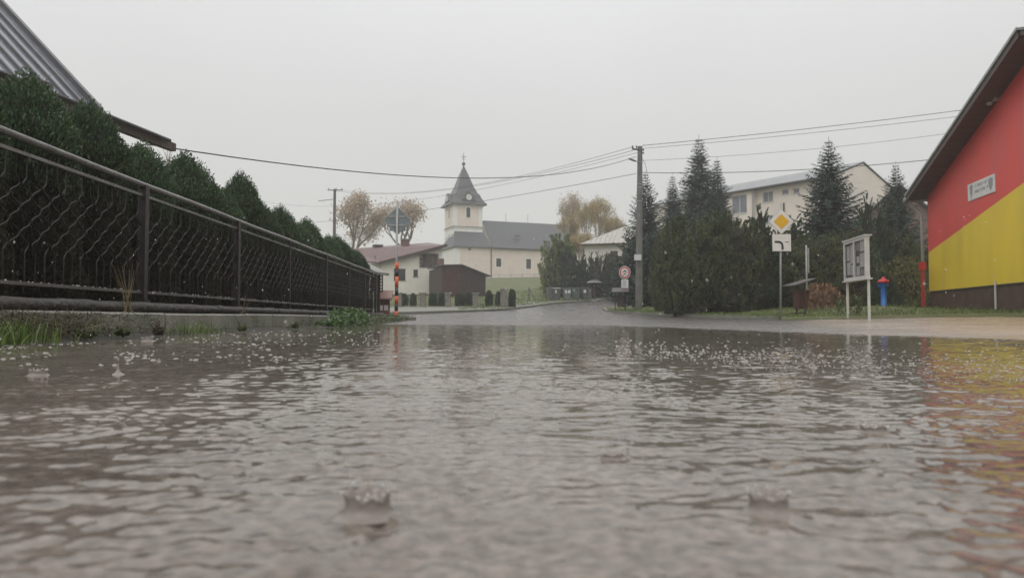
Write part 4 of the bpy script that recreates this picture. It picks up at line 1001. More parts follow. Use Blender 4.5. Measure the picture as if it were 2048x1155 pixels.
def vehicle_sign():
    Y = 40; b = P(1250, 618, Y); z = G(b.x, Y) + .08; r = empty('prohibition_sign', (b.x, Y, z), label='round red rimmed no vehicles sign with a white panel beneath, left of the utility pole', cat='road sign')
    k = Y / F; Z = lambda py: P(1250, py, Y).z - z
    MB().tube([(0, .04, -.1), (.02, .04, Z(530))], .03, 7).build('post', 'dark_steel', r, smooth=True)
    cz = Z(544.5); R0 = 13 * k
    def disc(rad, y0, th, mat, nm, par): return MB().prism([(rad * .88 * math.cos(2 * math.pi * j / 28) * 1.0, y0, cz + rad * math.sin(2 * math.pi * j / 28)) for j in range(28)], (0, th, 0)).build(nm, mat, par)
    d = disc(R0, .0, .01, 'sign_white', 'round_plate', r); disc(R0 * .90, -.004, .0035, 'sign_red', 'red_ring', d); disc(R0 * .68, -.008, .0035, 'sign_white', 'white_field', d)
    MB().bb(-R0 * .6, R0 * .6, -.012, -.0085, cz - .012, cz + .012).build('divider', 'sign_red', d)
    # upper symbol: car, lower symbol: motorcycle
    m = MB(); m.bb(-.10, .10, -.012, -.0085, cz + .045, cz + .08); m.prism([(-.06, -.0118, cz + .082), (.06, -.0118, cz + .082), (.04, -.0118, cz + .12), (-.04, -.0118, cz + .12)], (0, .003, 0)); m.build('car_symbol', 'sign_black', d)
    m = MB()
    for sx in (-.07, .07): m.prism([(sx + .032 * math.cos(t * .785), -.0118, cz - .13 + .032 * math.sin(t * .785)) for t in range(8)], (0, .003, 0))
    m.prism([(-.07, -.0116, cz - .11), (.05, -.0116, cz - .11), (.03, -.0116, cz - .06), (-.02, -.0116, cz - .04)], (0, .0025, 0)); m.build('motorcycle_symbol', 'sign_black', d)
    p = MB().bb(-.19, .19, 0, .01, Z(576), Z(558.5)).build('text_panel', 'sign_white', r)
    for j in range(5): MB().bb(-.13, .13 - .05 * (j % 2), -.003, -.0005, Z(561.5 + j * 2.6), Z(560.3 + j * 2.6)).build('text_line', 'print_grey', p)
vehicle_sign()

# ------------------------------------------------------------------ wooden litter bins with little roofs
def litter_bin(loc, rz, body, label, s=1.0):
    r = empty('litter_bin', loc, rz, label=label, cat='litter bin', group='roofed wooden litter bins'); r.scale = (s, s, s)
    for sx in (-1, 1):
        MB().tube([(sx * .27, 0, -.1), (sx * .27, 0, 1.02)], [.035, .035], 4).build('post', 'bin_wood', r)
        MB().box((sx * .27, -.10, .05), (.05, .30, .05)).build('foot', 'bin_wood', r)
    n = 7
    for f_ in range(4):
        w0, w1 = (.17, .235)
        for i in range(n if f_ % 2 == 0 else 5):
            m_ = n if f_ % 2 == 0 else 5; a0, a1 = -1 + 2 * i / m_ + .03, -1 + 2 * (i + 1) / m_ - .03
            c = math.cos(f_ * math.pi / 2); s_ = math.sin(f_ * math.pi / 2); pts = []
            for (aa, ww, zz) in ((a0, w0, .22), (a1, w0, .22), (a1, w1, .80), (a0, w1, .80)):
                x, y = aa * ww, -ww * .9; pts.append((x * c - y * s_, x * s_ + y * c, zz))
            nx = Vector((s_ * .018, -c * .018, 0)) * -1
            MB().prism(pts, nx).build('slat', body, r)
    MB().bb(-.27, .27, -.25, .25, .80, .83).build('rim', body, r)
    MB().bb(-.17, .17, -.15, .15, .20, .24).build('bottom', 'bin_wood', r)
    MB().prism([(-.46, -.44, 1.0), (.46, -.44, 1.0), (.42, .38, 1.24), (-.42, .38, 1.24)], (0, 0, -.03)).build('roof', 'shingle_roof', r)
    return r
b = P(1241, 618, 39.5); litter_bin((b.x, 39.5, G(b.x, 39.5) + .09), R(-8), 'bin_wood', 'dark wooden litter bin with a slanted roof left of the utility pole')
b = P(1602, 637, 25.2); litter_bin((b.x, 25.2, G(b.x, 25.2) + .09), R(-82), 'bin_redwood', 'reddish brown wooden litter bin with a slanted roof by the rusty shrub', 1.0)
b = P(1222, 616, 44)
m = MB().bb(-.55, .55, -.05, .05, -.05, .07).build('timber_edge', 'bin_wood', None, (b.x + .1, 43.5, G(b.x, 43.5) + .05)); tag(m, 'dark timber laid on the grass tip behind the litter bin', 'timber')

# ------------------------------------------------------------------ notice board
def board():
    A = Vector((10.28, 22.9, 0)); B = Vector((10.05, 21.0, 0)); d = B - A; L = d.length; ang = math.atan2(d.y, d.x)
    z0 = G(10.2, 22) + .08; r = empty('notice_board', (A.x, A.y, z0), ang, label='white framed double glazed notice board on two posts with papers inside', cat='notice board')
    zt, zb = P(1684, 485, 22.9).z - z0, P(1684, 562, 22.9).z - z0
    for x in (.04, L - .04): MB().bb(x - .03, x + .03, .06, .12, -.15, zt - .02).build('post', 'white_frame', r)
    m = MB(); m.bb(0, L, 0, .13, zt - .08, zt); m.bb(0, L, 0, .13, zb, zb + .08); m.bb(0, .08, 0, .053, zb + .08, zt - .08); m.bb(L - .09, L, 0, .053, zb + .08, zt - .08); m.bb(L * .48 - .04, L * .48 + .04, 0, .053, zb + .08, zt - .08); m.build('frame', 'white_frame', r)
    MB().bb(.081, L - .091, .054, .059, zb + .05, zt - .05).build('back_panel', 'cork', r)
    MB().bb(-.04, L + .04, -.03, .18, zt + .002, zt + .04).build('top_ledge', 'white_frame', r)
    MB().bb(-.06, L + .06, -.03, .17, zb - .04, zb - .002).build('bottom_ledge', 'white_frame', r)
    x0, x1 = .10, L * .48 - .06; H = zt - zb
    sheets = [(x0 + .05, x1 - .05, .12, .90, 'paper'), (x0 + .12, x1 - .25, .45, .80, 'paper_grey')]
    sheets = [(x0 + .06, x0 + .34, .50, .88, 'paper'), (x0 + .38, x1 - .06, .42, .90, 'paper'), (x0 + .08, x0 + .40, .14, .46, 'paper'), (x0 + .44, x1 - .10, .12, .38, 'paper')]
    x0, x1 = L * .48 + .06, L - .11
    sheets += [(x0 + .05, x0 + .32, .70, .92, 'paper_grey'), (x0 + .36, x1 - .02, .66, .93, 'paper'), (x0 + .08, x0 + .30, .40, .56, 'paper'), (x0 + .34, x1 - .06, .28, .62, 'paper'), (x0 + .05, x0 + .34, .09, .32, 'paper'), (x0 + .38, x1 - .04, .09, .25, 'paper_grey')]
    for i, (a, b_, c, e_, mt) in enumerate(sheets): MB().bb(a, b_, .052 - .001 * i, .0525 - .001 * i, zb + c * H, zb + e_ * H).build('sheet', mt, r)
    g = bpy.data.materials.new('board_glass'); g.use_nodes = True; t = g.node_tree; t.nodes.clear(); o = t.nodes.new('ShaderNodeOutputMaterial'); ms = t.nodes.new('ShaderNodeMixShader'); fr = t.nodes.new('ShaderNodeFresnel'); fr.inputs[0].default_value = 1.5
    tr = t.nodes.new('ShaderNodeBsdfTransparent'); gl = t.nodes.new('ShaderNodeBsdfGlossy'); gl.inputs[1].default_value = .03; ms.inputs[0].default_value = .13; t.links.new(tr.outputs[0], ms.inputs[1]); t.links.new(gl.outputs[0], ms.inputs[2]); t.links.new(ms.outputs[0], o.inputs[0])
    for a, b_ in ((.08, L * .48 - .04), (L * .48 + .04, L - .09)): MB().bb(a + .001, b_ - .001, .014, .018, zb + .081, zt - .081).build('pane', g, r)
board()

# ------------------------------------------------------------------ hydrant and red standpipe
def hydrant():
    Y = 26; b = P(1768, 623, Y); z = G(b.x, Y) + .09; r = empty('hydrant', (b.x, Y, z), label='blue standpipe hydrant with a red domed cap on the grass', cat='hydrant')
    h = P(1768, 552, Y).z - z
    MB().lathe((0, 0, 0), [(.13, -.05), (.13, .03), (.095, .06), (.095, h - .30), (.115, h - .28), (.115, h - .24)], 14).build('barrel', 'blue_paint', r, smooth=True)
    MB().lathe((0, 0, h - .238), [(.10, 0), (.19, .01), (.195, .05), (.165, .10), (.09, .135), (.055, .15), (.055, .20), (.02, .215)], 14).build('cap', 'sign_red', r, smooth=True)
    for sx in (-1, 1): MB().tube([(sx * .09, 0, h - .33), (sx * .17, 0, h - .33)], .05, 8).build('outlet', 'blue_paint', r)
hydrant()
def standpipe():
    Y = 27.6; b = P(1846.5, 624, Y); z = G(b.x, Y) + .05; r = empty('red_standpipe', (b.x, Y, z), label='narrow red metal stand with a box head beside the downpipe', cat='standpipe')
    h = P(1848, 524, Y).z - z
    MB().bb(-.04, .04, -.04, .04, -.05, h - .3).build('stem', 'sign_red', r); MB().bb(-.08, .10, -.09, .09, h - .298, h).build('head', 'sign_red', r); MB().tube([(.0, -.10, h - .45), (.0, -.10, h - .8)], .02, 6).build('lever', 'sign_red', r)
standpipe()

# ------------------------------------------------------------------ red and yellow fire station
def station():
    ang = math.atan2(-.981, -.196); z0 = G(15.8, 28) + .0
    r = empty('fire_station', (15.8, 28.0, z0), ang, label='gabled hall with its wall painted red above and yellow below over a brown plinth', cat='building')
    ax, T = 9.0, 18.0; zev = 4.75 - z0; sl = .315
    class Top:
        breaks = [ax]
        def __init__(s, f, br=()): s.f = f; s.breaks = [ax] + list(br)
        def __call__(s, x): return s.f(x)
    roofz = lambda x: zev + sl * (x if x < ax else T - x)
    yl = lambda x: (2.62 - z0) + .172 * x
    zp = P(1862, 583, 28).z - z0
    # division line meets the roof? clamp
    ycl = lambda x: min(yl(x), roofz(x) - .02)
    MB_ = MB(); wall_mesh(MB_, 0, T, Top(lambda x: ycl(x)), 0, .35, zp, []); MB_.build('yellow_wall', 'yellow_paint', r)
    m = MB()
    xs_ = list(np.linspace(0, T, 37))
    for a, b_ in zip(xs_, xs_[1:]):
        if roofz(a) - ycl(a) < .05 and roofz(b_) - ycl(b_) < .05: continue
        m.prism([(a, 0, ycl(a)), (b_, 0, ycl(b_)), (b_, 0, roofz(b_)), (a, 0, roofz(a))], (0, .35, 0))
    m.build('red_wall', 'red_paint', r)
    m = MB(); m.bb(.02, T - .02, .03, .35, -.6, zp - .003); m.build('plinth', 'plinth_brown', r)
    m = MB(); m.bb(.0, .3, .352, 14, zp, zev - .05); m.bb(T - .3, T, .352, 14, zp, zev - .05); m.bb(.3, T - .3, 13.7, 14, zp, zev); m.build('side_wall', 'plaster_white', r)
    m = MB(); m.bb(.02, .3, .352, 14, -.6, zp - .003); m.build('side_plinth', 'plinth_brown', r)
    MB().bb(0, T, -.012, -.001, zp - .02, zp + .015).build('drip_edge', 'dark_steel', r)
    # roof slopes with overhang .6 in front and .7 at the eaves
    for sg in (0, 1):
        e0 = -.25 if sg == 0 else T + .25; zz = zev - sl * .25
        m = MB(); m.prism([(e0, -.62, zz + .02), (ax, -.62, roofz(ax) + .02), (ax, 14.4, roofz(ax) + .02), (e0, 14.4, zz + .02)], (0, 0, .14)); m.build('roof_deck', 'soffit', r)
        m = MB(); m.prism([(e0 - (.05 if sg == 0 else -.05), -.68, zz + .145), (ax, -.68, roofz(ax) + .165), (ax, 14.5, roofz(ax) + .165), (e0 - (.05 if sg == 0 else -.05), 14.5, zz + .145)], (0, 0, .07)); m.build('roof_sheet', 'grey_roof', r)
    # soffit boards under the rake
    nb = 26
    for i in range(nb):
        a = -.24 + (ax + .20) * i / nb; b_ = -.24 + (ax + .20) * (i + 1) / nb - .02; f_ = lambda x: zev + sl * x
        MB().prism([(a, -.60, f_(a) - .005), (b_, -.60, f_(b_) - .005), (b_, -.01, f_(b_) - .005), (a, -.01, f_(a) - .005)], (0, 0, .022)).build('soffit_board', 'soffit', r)
    MB().prism([(-.29, -.66, zev - sl * .25 - .06), (ax, -.66, roofz(ax) - .03), (ax, -.66, roofz(ax) + .16), (-.29, -.66, zev - sl * .25 + .14)], (0, .035, 0)).build('barge_board', 'soffit', r)
    MB().prism([(-.31, -.70, zev - sl * .25 + .16), (ax, -.70, roofz(ax) + .17), (ax, -.70, roofz(ax) + .26), (-.31, -.70, zev - sl * .25 + .245)], (0, .018, 0)).build('rake_flashing', 'galvanised', r)
    MB().tube([(-.36, -.72, zev - sl * .25 + .03), (-.36, 14.4, zev - sl * .25 + .03)], .085, 8).build('gutter', 'galvanised', r)
    dz = zev - sl * .25
    MB().tube([(-.36, -.50, dz), (-.36, -.48, dz - .15), (-.25, -.18, dz - .5), (-.18, -.15, dz - .65), (-.18, -.15, .75)], .06, 8).build('downpipe', 'galvanised', r, smooth=True)
    MB().tube([(-.18, -.15, .748), (-.18, -.15, -.1)], .07, 8).build('downpipe_foot', 'sign_red', r, smooth=True)
    # wall lamp under the rake
    xl = 6.05; l = MB(); zl = P(1985, 200, 22).z - z0; lm = l.bb(xl - .05, xl + .25, -.16, -.02, zl - .03, zl + .05).build('wall_lamp', 'galvanised', r)
    MB().lathe((xl - .05, -.18, zl - .11), [(.06, 0), (.085, .06), (.05, .12)], 10).build('lamp_head', 'bin_lid', lm); MB().tube([(xl + .2, -.09, zl), (xl + .55, -.05, zl + .06)], .015, 5).build('cable', 'dark_steel', lm)
    # small plate with faint writing and two emblems
    def wx(px):  # wall x where the ray at column px meets the wall line
        u = (px - 1024) / F; return (15.8 - u * 28) / (.196 - u * .981)
    x0, x1 = wx(1943), wx(1998); Y0 = 28 - .981 * x0; zt, zb = P(1943, 370, Y0).z - z0, P(1943, 403, Y0).z - z0
    p = MB().bb(x0, x1, -.03, -.004, zb, zt).build('name_plate', 'sign_white', r); W = x1 - x0; H = zt - zb
    def shield(cx, w_, h_, cz):
        MB().prism([(cx - w_, -.034, cz + h_ * .5), (cx, -.034, cz + h_ * .62), (cx + w_, -.034, cz + h_ * .5), (cx + w_ * .8, -.034, cz - h_ * .2), (cx, -.034, cz - h_ * .62), (cx - w_ * .8, -.034, cz - h_ * .2)], (0, .003, 0)).build('emblem', 'print_grey', p)
    shield(x0 + W * .14, W * .06, H * .62, zb + H * .55); MB().bb(x0 + W * .13, x0 + W * .15, -.033, -.031, zb + H * .08, zb + H * .2).build('emblem_stem', 'print_grey', p); shield(x0 + W * .86, W * .08, H * .62, zb + H * .5)
    rr = random.Random(5)
    for row, (a, b_) in enumerate(((.27, .70), (.27, .74))):
        x = x0 + W * a
        while x < x0 + W * b_:
            w_ = W * rr.uniform(.022, .035); hh = H * (.16 if rr.random() < .7 else .20); zc = zb + H * (.66 if row == 0 else .32)
            m = MB(); m.bb(x, x + w_ * .3, -.033, -.031, zc, zc + hh); 
            if rr.random() < .7: m.bb(x + w_ * .3, x + w_, -.033, -.031, zc + hh * rr.choice((.8, .4, 0)), zc + hh * rr.choice((1.0, .95)))
            m.build('letter_mark', 'print_grey', p); x += w_ * 1.35
    x = wx(1995); MB().tube([(x, -.05, -.05), (x, -.05, zp + .12)], .03, 6).build('white_conduit', 'white_frame', r)
station()

# ------------------------------------------------------------------ apartment block
def flats():
    Y0, Y1 = 84, 66; A = P(1300, 620, Y0); B = P(1662, 620, Y1); d = B - A; d.z = 0; L = d.length; ang = math.atan2(d.y, d.x); z0 = 0
    r = empty('apartment_block', (A.x, A.y, 0), ang, label='cream three storey apartment block with a low grey roof behind the conifers', cat='building')
    ux, uy = d.x / L, d.y / L
    def X(px): u = (px - 1024) / F; return (A.x - u * A.y) / (u * uy - ux)
    def Z(px, py): x = X(px); return P(px, py, A.y + uy * x).z
    ez = Z(1655, 360); ez2 = Z(1450, 384); E = (ez + ez2) / 2
    op = []
    def W(px0, px1, py0, py1, **k): op.append((X(px0), X(px1), Z((px0 + px1) / 2, py1), Z((px0 + px1) / 2, py0), k))
    W(1466, 1496, 390, 427, mull=(.5,)); W(1523, 1544, 382, 403, mull=(.5,)); W(1562, 1575, 377, 388); W(1584, 1597, 375, 386); W(1466, 1495, 453, 480, mull=(.5,)); W(1525, 1543, 430, 448, mull=(.5,)); W(1410, 1436, 394, 424, mull=(.5,)); W(1345, 1362, 402, 425); W(1620, 1640, 372, 396, mull=(.5,))
    W(1562, 1580, 430, 450); W(1618, 1640, 428, 452, mull=(.5,))
    xj = X(1509)
    m = MB(); wall_mesh(m, 0, L, lambda x: E, .4, .4, 0, [o[:4] for o in op if o[0] > xj] ); m.build('facade', 'plaster_block', r)
    m = MB(); wall_mesh(m, 0, xj, lambda x: E - .05, .0, .4 - .003, 0, [o[:4] for o in op if o[0] < xj]); m.build('projecting_facade', 'plaster_block', r)
    for o in op: window(r, *o[:4], .4 if o[0] > xj else 0, 'white_frame', 'pale_glass', fw=.07, rec=.12, **o[4])
    D = 11.0; ridge = E + 1.9
    m = MB(); m.bb(L - .4, L, .802, D, 0, E - .01); m.prism([(L - .4, .4, E), (L - .4, D, E), (L - .4, D / 2 + .2, ridge)], (.4, 0, 0)); m.bb(0, L - .4, D - .4, D, 0, E); m.bb(0, .4, .802, D - .4, 0, E - .01); m.build('gable_wall', 'plaster_block', r)
    m = MB(); m.prism([(-.5, -.5, E - .02), (L + .12, -.1, E + .02), (L + .12, D / 2 + .2, ridge + .1), (-.5, D / 2 + .2, ridge + .1)], (0, 0, .09)); m.prism([(-.5, D + .5, E - .15), (L + .12, D + .5, E - .15), (L + .12, D / 2 + .2, ridge + .1), (-.5, D / 2 + .2, ridge + .1)], (0, 0, .09)); m.build('roof', 'grey_roof', r)
    MB().tube([(-.5, -.6, E), (L, -.2, E)], .10, 6).build('gutter', 'roof_edge', r)
    x = X(1535); c = MB().bb(x - .35, x + .35, 3.0, 3.7, E + .6, Z(1535, 356)).build('chimney', 'brick_red', r); MB().bb(x - .18, x + .18, 3.2, 3.5, Z(1535, 356) + .002, Z(1535, 349)).build('cap', 'roof_edge', c)
    MB().bb(xj - .12, xj + .12, -.06, -.004, 0, E - .2).build('downpipe', 'galvanised', r)
    x = X(1566); MB().bb(x - .06, x + .06, .3, .39, Z(1566, 430), Z(1566, 405)).build('vent_duct', 'brown_frame', r)
flats()
def cottage():
    Y = 78; A = P(1160, 560, Y); B = P(1300, 560, Y - 2); d = B - A; ang = math.atan2(d.y, d.x); L = math.hypot(d.x, d.y); r = empty('cottage', (A.x, A.y, 0), ang, label='low cream building with a pale hipped metal roof behind the thin conifers', cat='building')
    zE = P(1160, 490, Y).z; zR = P(1250, 457, Y + 4).z
    m = MB(); wall_mesh(m, .5, L, lambda x: zE, 0, .35, 1, [(3.2, 4.0, zE - 1.7, zE - .7)]); m.bb(.5, .85, .35, 9, 1, zE); m.bb(L - .35, L, .35, 9, 1, zE); m.build('wall', 'plaster_cream', r)
    window(r, 3.2, 4.0, zE - 1.7, zE - .7, 0, 'brown_frame', 'dark_glass')
    m = MB(); m.prism([(0, -.5, zE - .05), (L + .5, -.5, zE - .05), (L + .5, 4.5, zR), (4.0, 4.5, zR)], (0, 0, .10)); m.build('roof', 'light_roof', r)
    m = MB(); m.prism([(0, -.49, zE - .05), (4.0, 4.5, zR), (0, 9.5, zE - .05)], (0, 0, .10)); m.build('hip_roof', 'light_roof', r)
    nb = 14
    for i in range(nb):
        x = .6 + (L - .4) * i / nb; t = 1.0; x2 = max(x, 4.0) if x > 4 else x; yy = 4.5 if x >= 4 else -.5 + 5 * x / 4; zz = zE + (zR - zE) * (yy + .5) / 5; MB().tube([(x, -.5, zE + .07), (x, yy, zz + .12)], .03, 4).build('seam', 'light_roof', r)
    MB().tube([(0, -.56, zE), (L, -.56, zE)], .08, 6).build('gutter', 'brown_frame', r)
cottage()
def dark_house():
    p = P(1800, 560, 62); r = empty('dark_roofed_house', (p.x, 62, 0), R(-20), label='dark steep gabled house half hidden behind the spruce next to the painted hall', cat='house')
    zE, zR = P(1750, 465, 62).z, P(1800, 372, 62).z
    m = MB(); m.prism([(-4.2, 0, 1), (4.2, 0, 1), (4.2, 0, zE), (0, 0, zR - .3), (-4.2, 0, zE)], (0, 8, 0)); m.build('wall', 'brick_red', r)
    for sg in (-1, 1): m = MB(); m.prism([(sg * 4.9, -.5, zE - .6), (0, -.5, zR), (0, 8.5, zR), (sg * 4.9, 8.5, zE - .6)], (0, 0, .15)); m.build('roof', 'roof_edge', r)
    window(r, -1, 0, 5, 6.4, -.25, 'white_frame', 'pale_glass', rec=.1)
dark_house()

# ------------------------------------------------------------------ house at the left with standing seam roof
def left_house():
    d = Vector((.137, 1, 0)).normalized(); ang = math.atan2(d.y, d.x) # local x along the eave away from camera, local y = to the left
    O = Vector((-6.86, 12.1, 0)); z = (636 - 217) / F * 12.1 + .14
    r = empty('seam_roof_house', (O.x, O.y, 0), ang, label='house at top left with a steep grey standing seam metal roof above the hedge', cat='house')
    rise = 1.02; L = -9.0; S = 5.0
    # roof slope: x from L..0, y from 0..S
    m = MB(); m.prism([(L, 0, z), (0, 0, z), (0, S, z + S * rise), (L, S, z + S * rise)], (0, .05, -.06)); m.build('roof', 'metal_roof', r)
    seam = MB(); seam.prism([(-.028, 0, .0), (.028, 0, .0), (.028, S, S * rise), (-.028, S, S * rise)], (0, -.025, .03)); s0 = None
    x = -.34
    while x > L:
        if s0 is None: s0 = seam.build('seam', 'roof_edge', r, (x, 0, z))
        else: share(s0, r, (x, 0, z))
        x -= .34
    MB().prism([(0.002, -.04, z - .06), (.002, S, z - .06 + S * rise), (.002, S, z + .07 + S * rise), (.002, -.04, z + .07)], (.11, 0, 0)).build('verge_flashing', 'roof_edge', r)
    # fascia beam that runs on past the roof
    MB().bb(L, 2.15, -.06, .06, z - .20, z - .05).build('fascia_beam', 'old_wood', r)
    MB().tube([(L, -.12, z - .04), (1.85, -.12, z - .06)], .035, 8).build('gutter', 'roof_edge', r)
    MB().bb(.25, .45, .1, 1.5, z - .42, z - .22).build('purlin_end', 'old_wood', r)
    for x in (-1.2, -3.0, -4.8): MB().bb(x - .5, x + .0, -.2, -.12, z - .02, z + .05).build('snow_guard', 'roof_edge', r)
    m = MB(); m.bb(L, -.6, .45, .75, 0, z - .2); m.prism([(-.9, .76, 0), (-.9, 9, 0), (-.9, 9, z + 1), (-.9, 4.9, z + 4.2), (-.9, .76, z + .2)], (.3, 0, 0)); m.build('wall', 'plaster_white', r)
    MB().tube([(-.5, .1, z - .1), (-.5, .35, z - .5), (-.5, .35, .2)], .05, 7).build('downpipe', 'roof_edge', r)
left_house()

# ------------------------------------------------------------------ poles and wires
def main_pole():
    Y = 40; b = P(1277.5, 626, Y); z = G(b.x, Y) + .08; t = P(1280, 293, Y)
    r = empty('utility_pole', (b.x, Y, z), label='thick grey utility pole with short crossarm, insulators and a street lamp arm', cat='utility pole')
    h = t.z - z; lx = t.x - b.x; at = lambda zz: Vector((lx * zz / h, 0, zz)); Z = lambda py: P(1278, py, Y).z - z
    MB().tube([(0, 0, -.2), tuple(at(h * .5)), tuple(at(h))], [.215, .175, .135], 10).build('shaft', 'pole_concrete', r, smooth=False)
    c = at(Z(301)); MB().tube([c + Vector((-.45, -.1, .08)), c + Vector((.1, -.1, -.02))], .045, 6).build('crossarm', 'dark_steel', r)
    for dx in (-.42, -.2): MB().lathe(c + Vector((dx, -.1, .1)), [(.03, 0), (.045, .03), (.03, .07), (.045, .10), (.02, .15)], 8).build('insulator', 'dark_steel', r)
    for zz in (Z(300), Z(306)): p = at(zz); MB().lathe(p + Vector((.17, -.05, -.05)), [(.03, 0), (.05, .05), (.03, .1)], 8).build('insulator', 'dark_steel', r)
    c = at(Z(324)); lm = MB().tube([c + Vector((-.12, -.05, 0)), c + Vector((-.28, -.1, .06))], .025, 6).build('lamp_arm', 'galvanised', r)
    MB().prism([c + Vector((-.26, -.16, .0)), c + Vector((-.26, -.0, .0)), c + Vector((-.62, -.03, .13)), c + Vector((-.62, -.13, .13))], (0, 0, .07)).build('lamp_head', 'dark_steel', lm)
    for py in (325, 368, 375, 402): p = at(Z(py)); rr = .215 - .08 * Z(py) / h; MB().lathe(p, [(rr, -.02), (rr + .012, -.015), (rr + .012, .015), (rr, .02)], 10).build('strap', 'galvanised', r)
    p = at(Z(515)); MB().bb(p.x - .30, p.x + .06, -.32, -.20, Z(521), Z(509.5)).build('meter_box', 'white_frame', r)
    MB().tube([at(Z(318)) + Vector((.13, -.05, 0)), at(Z(330)) + Vector((.3, -.05, 0)), at(Z(345)) + Vector((.38, -.05, 0))], .012, 4).build('drop_cable', 'wire', r)
main_pole()
def left_pole():
    Y = 84; b = P(668, 540, Y); t = P(668, 378, Y); z = G(b.x, Y); r = empty('timber_pole', (b.x, Y, z), label='slender utility pole with crossarm in front of the pale autumn tree beyond the hedge', cat='utility pole'); h = t.z - z
    MB().tube([(0, 0, -.2), (0, 0, h)], [.22, .15], 8).build('shaft', 'pole_wood', r)
    MB().box((.1, -.15, h - .15), (1.7, .1, .09)).build('crossarm', 'dark_steel', r); MB().box((-1.0, -.15, h - 1.3), (1.7, .06, .06), ry=-.12).build('lower_arm', 'dark_steel', r)
    for dx in (-.65, .2, .85): MB().lathe((dx, -.15, h - .1), [(.04, 0), (.05, .1), (.02, .22)], 6).build('insulator', 'dark_steel', r)
left_pole()
def wire(label, a, b, sag, rad, n=28):
    a, b = Vector(a), Vector(b); m = MB(); pts = []
    for i in range(n + 1): t = i / n; p = a.lerp(b, t); p.z -= 4 * sag * t * (1 - t); pts.append(p - a)
    m.tube(pts, rad, 5); o = m.build('overhead_wire', 'wire', None, a, smooth=True); tag(o, label, 'wire', 'overhead wires'); return o
wire('thick overhead cable sagging from the left house towards the utility pole', P(292, 288, 14.0), P(1272, 313, 40), .90, .014)
wire('overhead cable running from beyond the hedge to the middle of the utility pole', P(560, 447, 95), P(1272, 347, 40), .6, .015)
wire('upper thin line of the pair between the timber pole and the utility pole', P(686, 380, 84), P(1268, 293, 40), 1.2, .012)
wire('lower thin line of the pair between the timber pole and the utility pole', P(653, 379, 84), P(1273, 299, 40), 1.3, .012)
wire('faint long line passing behind the church spire to the utility pole', P(520, 402, 90), P(1275, 305, 40), 1.6, .010)
wire('topmost line from the utility pole to the painted hall side', P(1284, 291, 40), P(2060, 202, 36), .12, .015)
wire('second line from the top between the utility pole and the painted hall', P(1284, 297, 40), P(2060, 215, 36), .12, .011)
wire('faint third line between the utility pole and the painted hall', P(1284, 321, 40), P(2060, 243, 37), .3, .009)
wire('lowest line from the utility pole passing the spruces to the painted hall', P(1284, 345, 40), P(2060, 295, 36), .4, .017)

